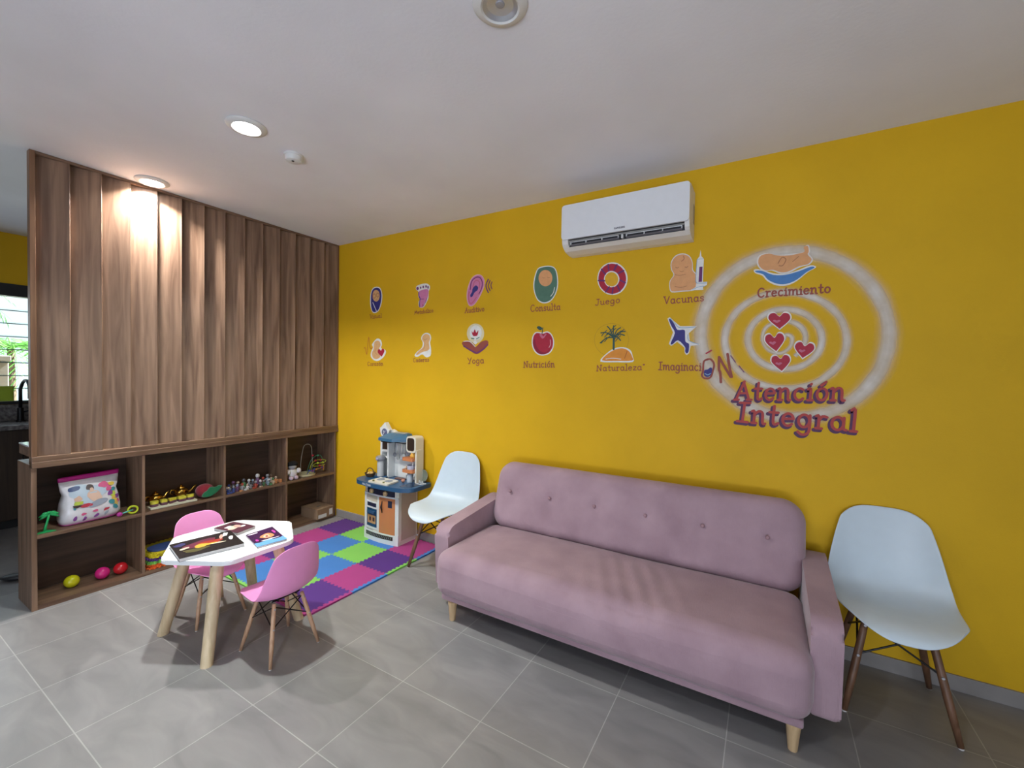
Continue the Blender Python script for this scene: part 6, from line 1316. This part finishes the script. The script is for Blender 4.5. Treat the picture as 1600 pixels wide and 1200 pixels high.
# bead maze
t = empty('bead_maze', (-0.125, -0.270, Z1), 'bead maze toy with round pale wooden base and tall looping wires', 'toy')
bm = B(); lathe(bm, [(0, 0), (0.086, 0), (0.090, 0.004), (0.090, 0.014), (0.086, 0.018), (0, 0.018)], 40); obj('base', bm, mat('pale_maze_wood', (0.52, 0.47, 0.30), 0.5), t, autos=40)
def wire(pts, c, r=0.0028):
    bm = B(); tube(bm, catmull(pts, k=5), r, 6); obj('wire', bm, mat('wire_'+c[0], c[1], 0.4), t, smooth=True)
wire([(0.02, -0.055, 0.018), (0.0, -0.045, 0.12), (0.0, -0.030, 0.22), (0.0, -0.01, 0.285), (0.0, 0.03, 0.295), (0.0, 0.062, 0.27), (0.0, 0.072, 0.20), (0.01, 0.070, 0.10), (0.01, 0.06, 0.018)], ('grey', (0.30, 0.28, 0.26)))
wire([(0.04, 0.02, 0.018), (0.05, 0.03, 0.10), (0.05, 0.08, 0.135), (0.05, 0.16, 0.13), (0.05, 0.19, 0.115), (0.05, 0.16, 0.10), (0.05, 0.08, 0.105), (0.05, 0.05, 0.085), (0.05, 0.12, 0.075), (0.05, 0.18, 0.08)], ('lime', (0.40, 0.48, 0.03)))
wire([(-0.03, 0.04, 0.018), (-0.03, 0.08, 0.12), (-0.02, 0.13, 0.165), (-0.02, 0.18, 0.16), (-0.02, 0.20, 0.12)], ('green', (0.04, 0.22, 0.12)))
wire([(0.06, -0.02, 0.018), (0.07, 0.0, 0.05), (0.075, 0.03, 0.04), (0.07, 0.05, 0.06), (0.06, 0.06, 0.018)], ('blue', (0.03, 0.06, 0.25)))
wire([(-0.01, 0.07, 0.018), (0.03, 0.10, 0.04), (0.05, 0.15, 0.05), (0.05, 0.165, 0.02), (0.05, 0.165, 0.08)], ('orange', (0.60, 0.30, 0.05)))
beads = [(0.05, 0.075, 0.134, 'red'), (0.05, 0.13, 0.131, 'red'), (0.05, 0.10, 0.106, 'lime'), (0.05, 0.155, 0.102, 'lime'), (0.01, 0.072, 0.18, 'red'), (0.07, 0.0, 0.052, 'blue'), (0.075, 0.03, 0.044, 'purple'), (0.07, 0.05, 0.058, 'blue'), (0.05, 0.12, 0.077, 'red'), (0.03, 0.10, 0.042, 'orange'), (0.05, 0.15, 0.052, 'purple'), (-0.02, 0.15, 0.166, 'green')]
BC = {'red': (0.42, 0.02, 0.04), 'lime': (0.40, 0.50, 0.03), 'blue': (0.03, 0.06, 0.28), 'purple': (0.16, 0.04, 0.20), 'orange': (0.60, 0.28, 0.05), 'green': (0.04, 0.25, 0.12)}
for x, y, z, c in beads:
    bm = B(); ball(bm, (x, y, z), (0.0105,)*3, 12, 8); obj('bead', bm, mat('bead_'+c, BC[c], 0.3), t, smooth=True)
# cardboard box
t = empty('cardboard_box', (-0.095, -0.152, Z0), 'brown cardboard box with white labels at the wall end of the bookcase bottom', 'box', rz=0.05)
CARD = mat('cardboard', (0.24, 0.155, 0.095), 0.8, noise=0.08, nscale=12)
bm = B(); box(bm, -0.125, 0.115, -0.092, 0.092, 0, 0.095, 0.002); obj('carton', bm, CARD, t)
bm = B(); box(bm, -0.126, 0.117, -0.094, -0.003, 0.0952, 0.098, 0.0008); obj('flap', bm, CARD, t)
bm = B(); box(bm, -0.126, 0.117, 0.000, 0.094, 0.0952, 0.098, 0.0008); obj('flap', bm, CARD, t)
bm = B(); prism(bm, roundpoly([(0.01, -0.028), (0.035, -0.028), (0.035, 0.012), (0.01, 0.012)], 0.01), 0.0982, 0.0986); obj('hand_hole', bm, BLACK_PL, t)
LBL = mat('paper_label', (0.62, 0.62, 0.64), 0.6)
bm = B(); box(bm, 0.1152, 0.1160, -0.082, 0.010, 0.008, 0.042); lb = obj('label', bm, LBL, t); lb['label'] = 'white paper label'
bm = B(); box(bm, 0.1152, 0.1160, 0.040, 0.078, 0.018, 0.075); lb = obj('label', bm, LBL, t); lb['label'] = 'white paper label'
# loose foam puzzle tiles stacked in the second bottom compartment
STK = [('orange', 0.0, -1.400, 0.00), ('orange', 0.0, -1.385, 0.03), ('orange', 0.0, -1.395, -0.04), ('green', 0.0, -1.398, 0.02), ('green', 0.0, -1.390, -0.02), ('purple', 0.0, -1.392, 0.05), ('purple', 0.0, -1.398, 0.0), ('yellow', 0.0, -1.390, 0.06), ('yellow', 0.0, -1.380, -0.08), ('yellow', 0.0, -1.375, 0.12)]
ORD = {0: 'lowest', 1: 'second from the bottom', 2: 'third from the bottom', 3: 'fourth from the bottom', 4: 'fifth from the bottom', 5: 'sixth from the bottom', 6: 'seventh from the bottom', 7: 'third from the top', 8: 'second from the top', 9: 'topmost'}
def loose_tile(s):
    e = []
    c = [(-s, -s), (s, -s), (s, s), (-s, s)]
    for k in range(4): e += [(p.x, p.y) for p in tooth_edge(c[k], c[(k+1) % 4], 1)[:-1]]
    return e
zz = Z0
for k, (c, dx, y, rz) in enumerate(STK):
    bm = B(); prism(bm, loose_tile(0.118), 0, 0.0105)
    o = obj('puzzle_tile', bm, FOAM[c]); o.location = (-0.142+dx, y, zz); o.rotation_euler[2] = rz
    tag(o, '%s foam puzzle tile, %s in the stack in the bookcase bottom' % (c, ORD[k]), 'foam tile', 'stacked foam puzzle tiles')
    zz += 0.0110
bm = B(); prism(bm, [(p.x, p.y) for p in catmull([(-0.06, -0.075, 0), (0.0, -0.095, 0), (0.055, -0.06, 0), (0.065, 0.03, 0), (0.03, 0.09, 0), (-0.04, 0.08, 0), (-0.07, 0.0, 0)], closed=True, k=4)], 0, 0.012)
o = obj('puzzle_piece', bm, FOAM['navy']); o.location = (-0.105, -1.400, zz+0.0005); o.rotation_euler[2] = 0.2; tag(o, 'rounded navy blue foam piece lying on the stacked puzzle tiles', 'foam piece')
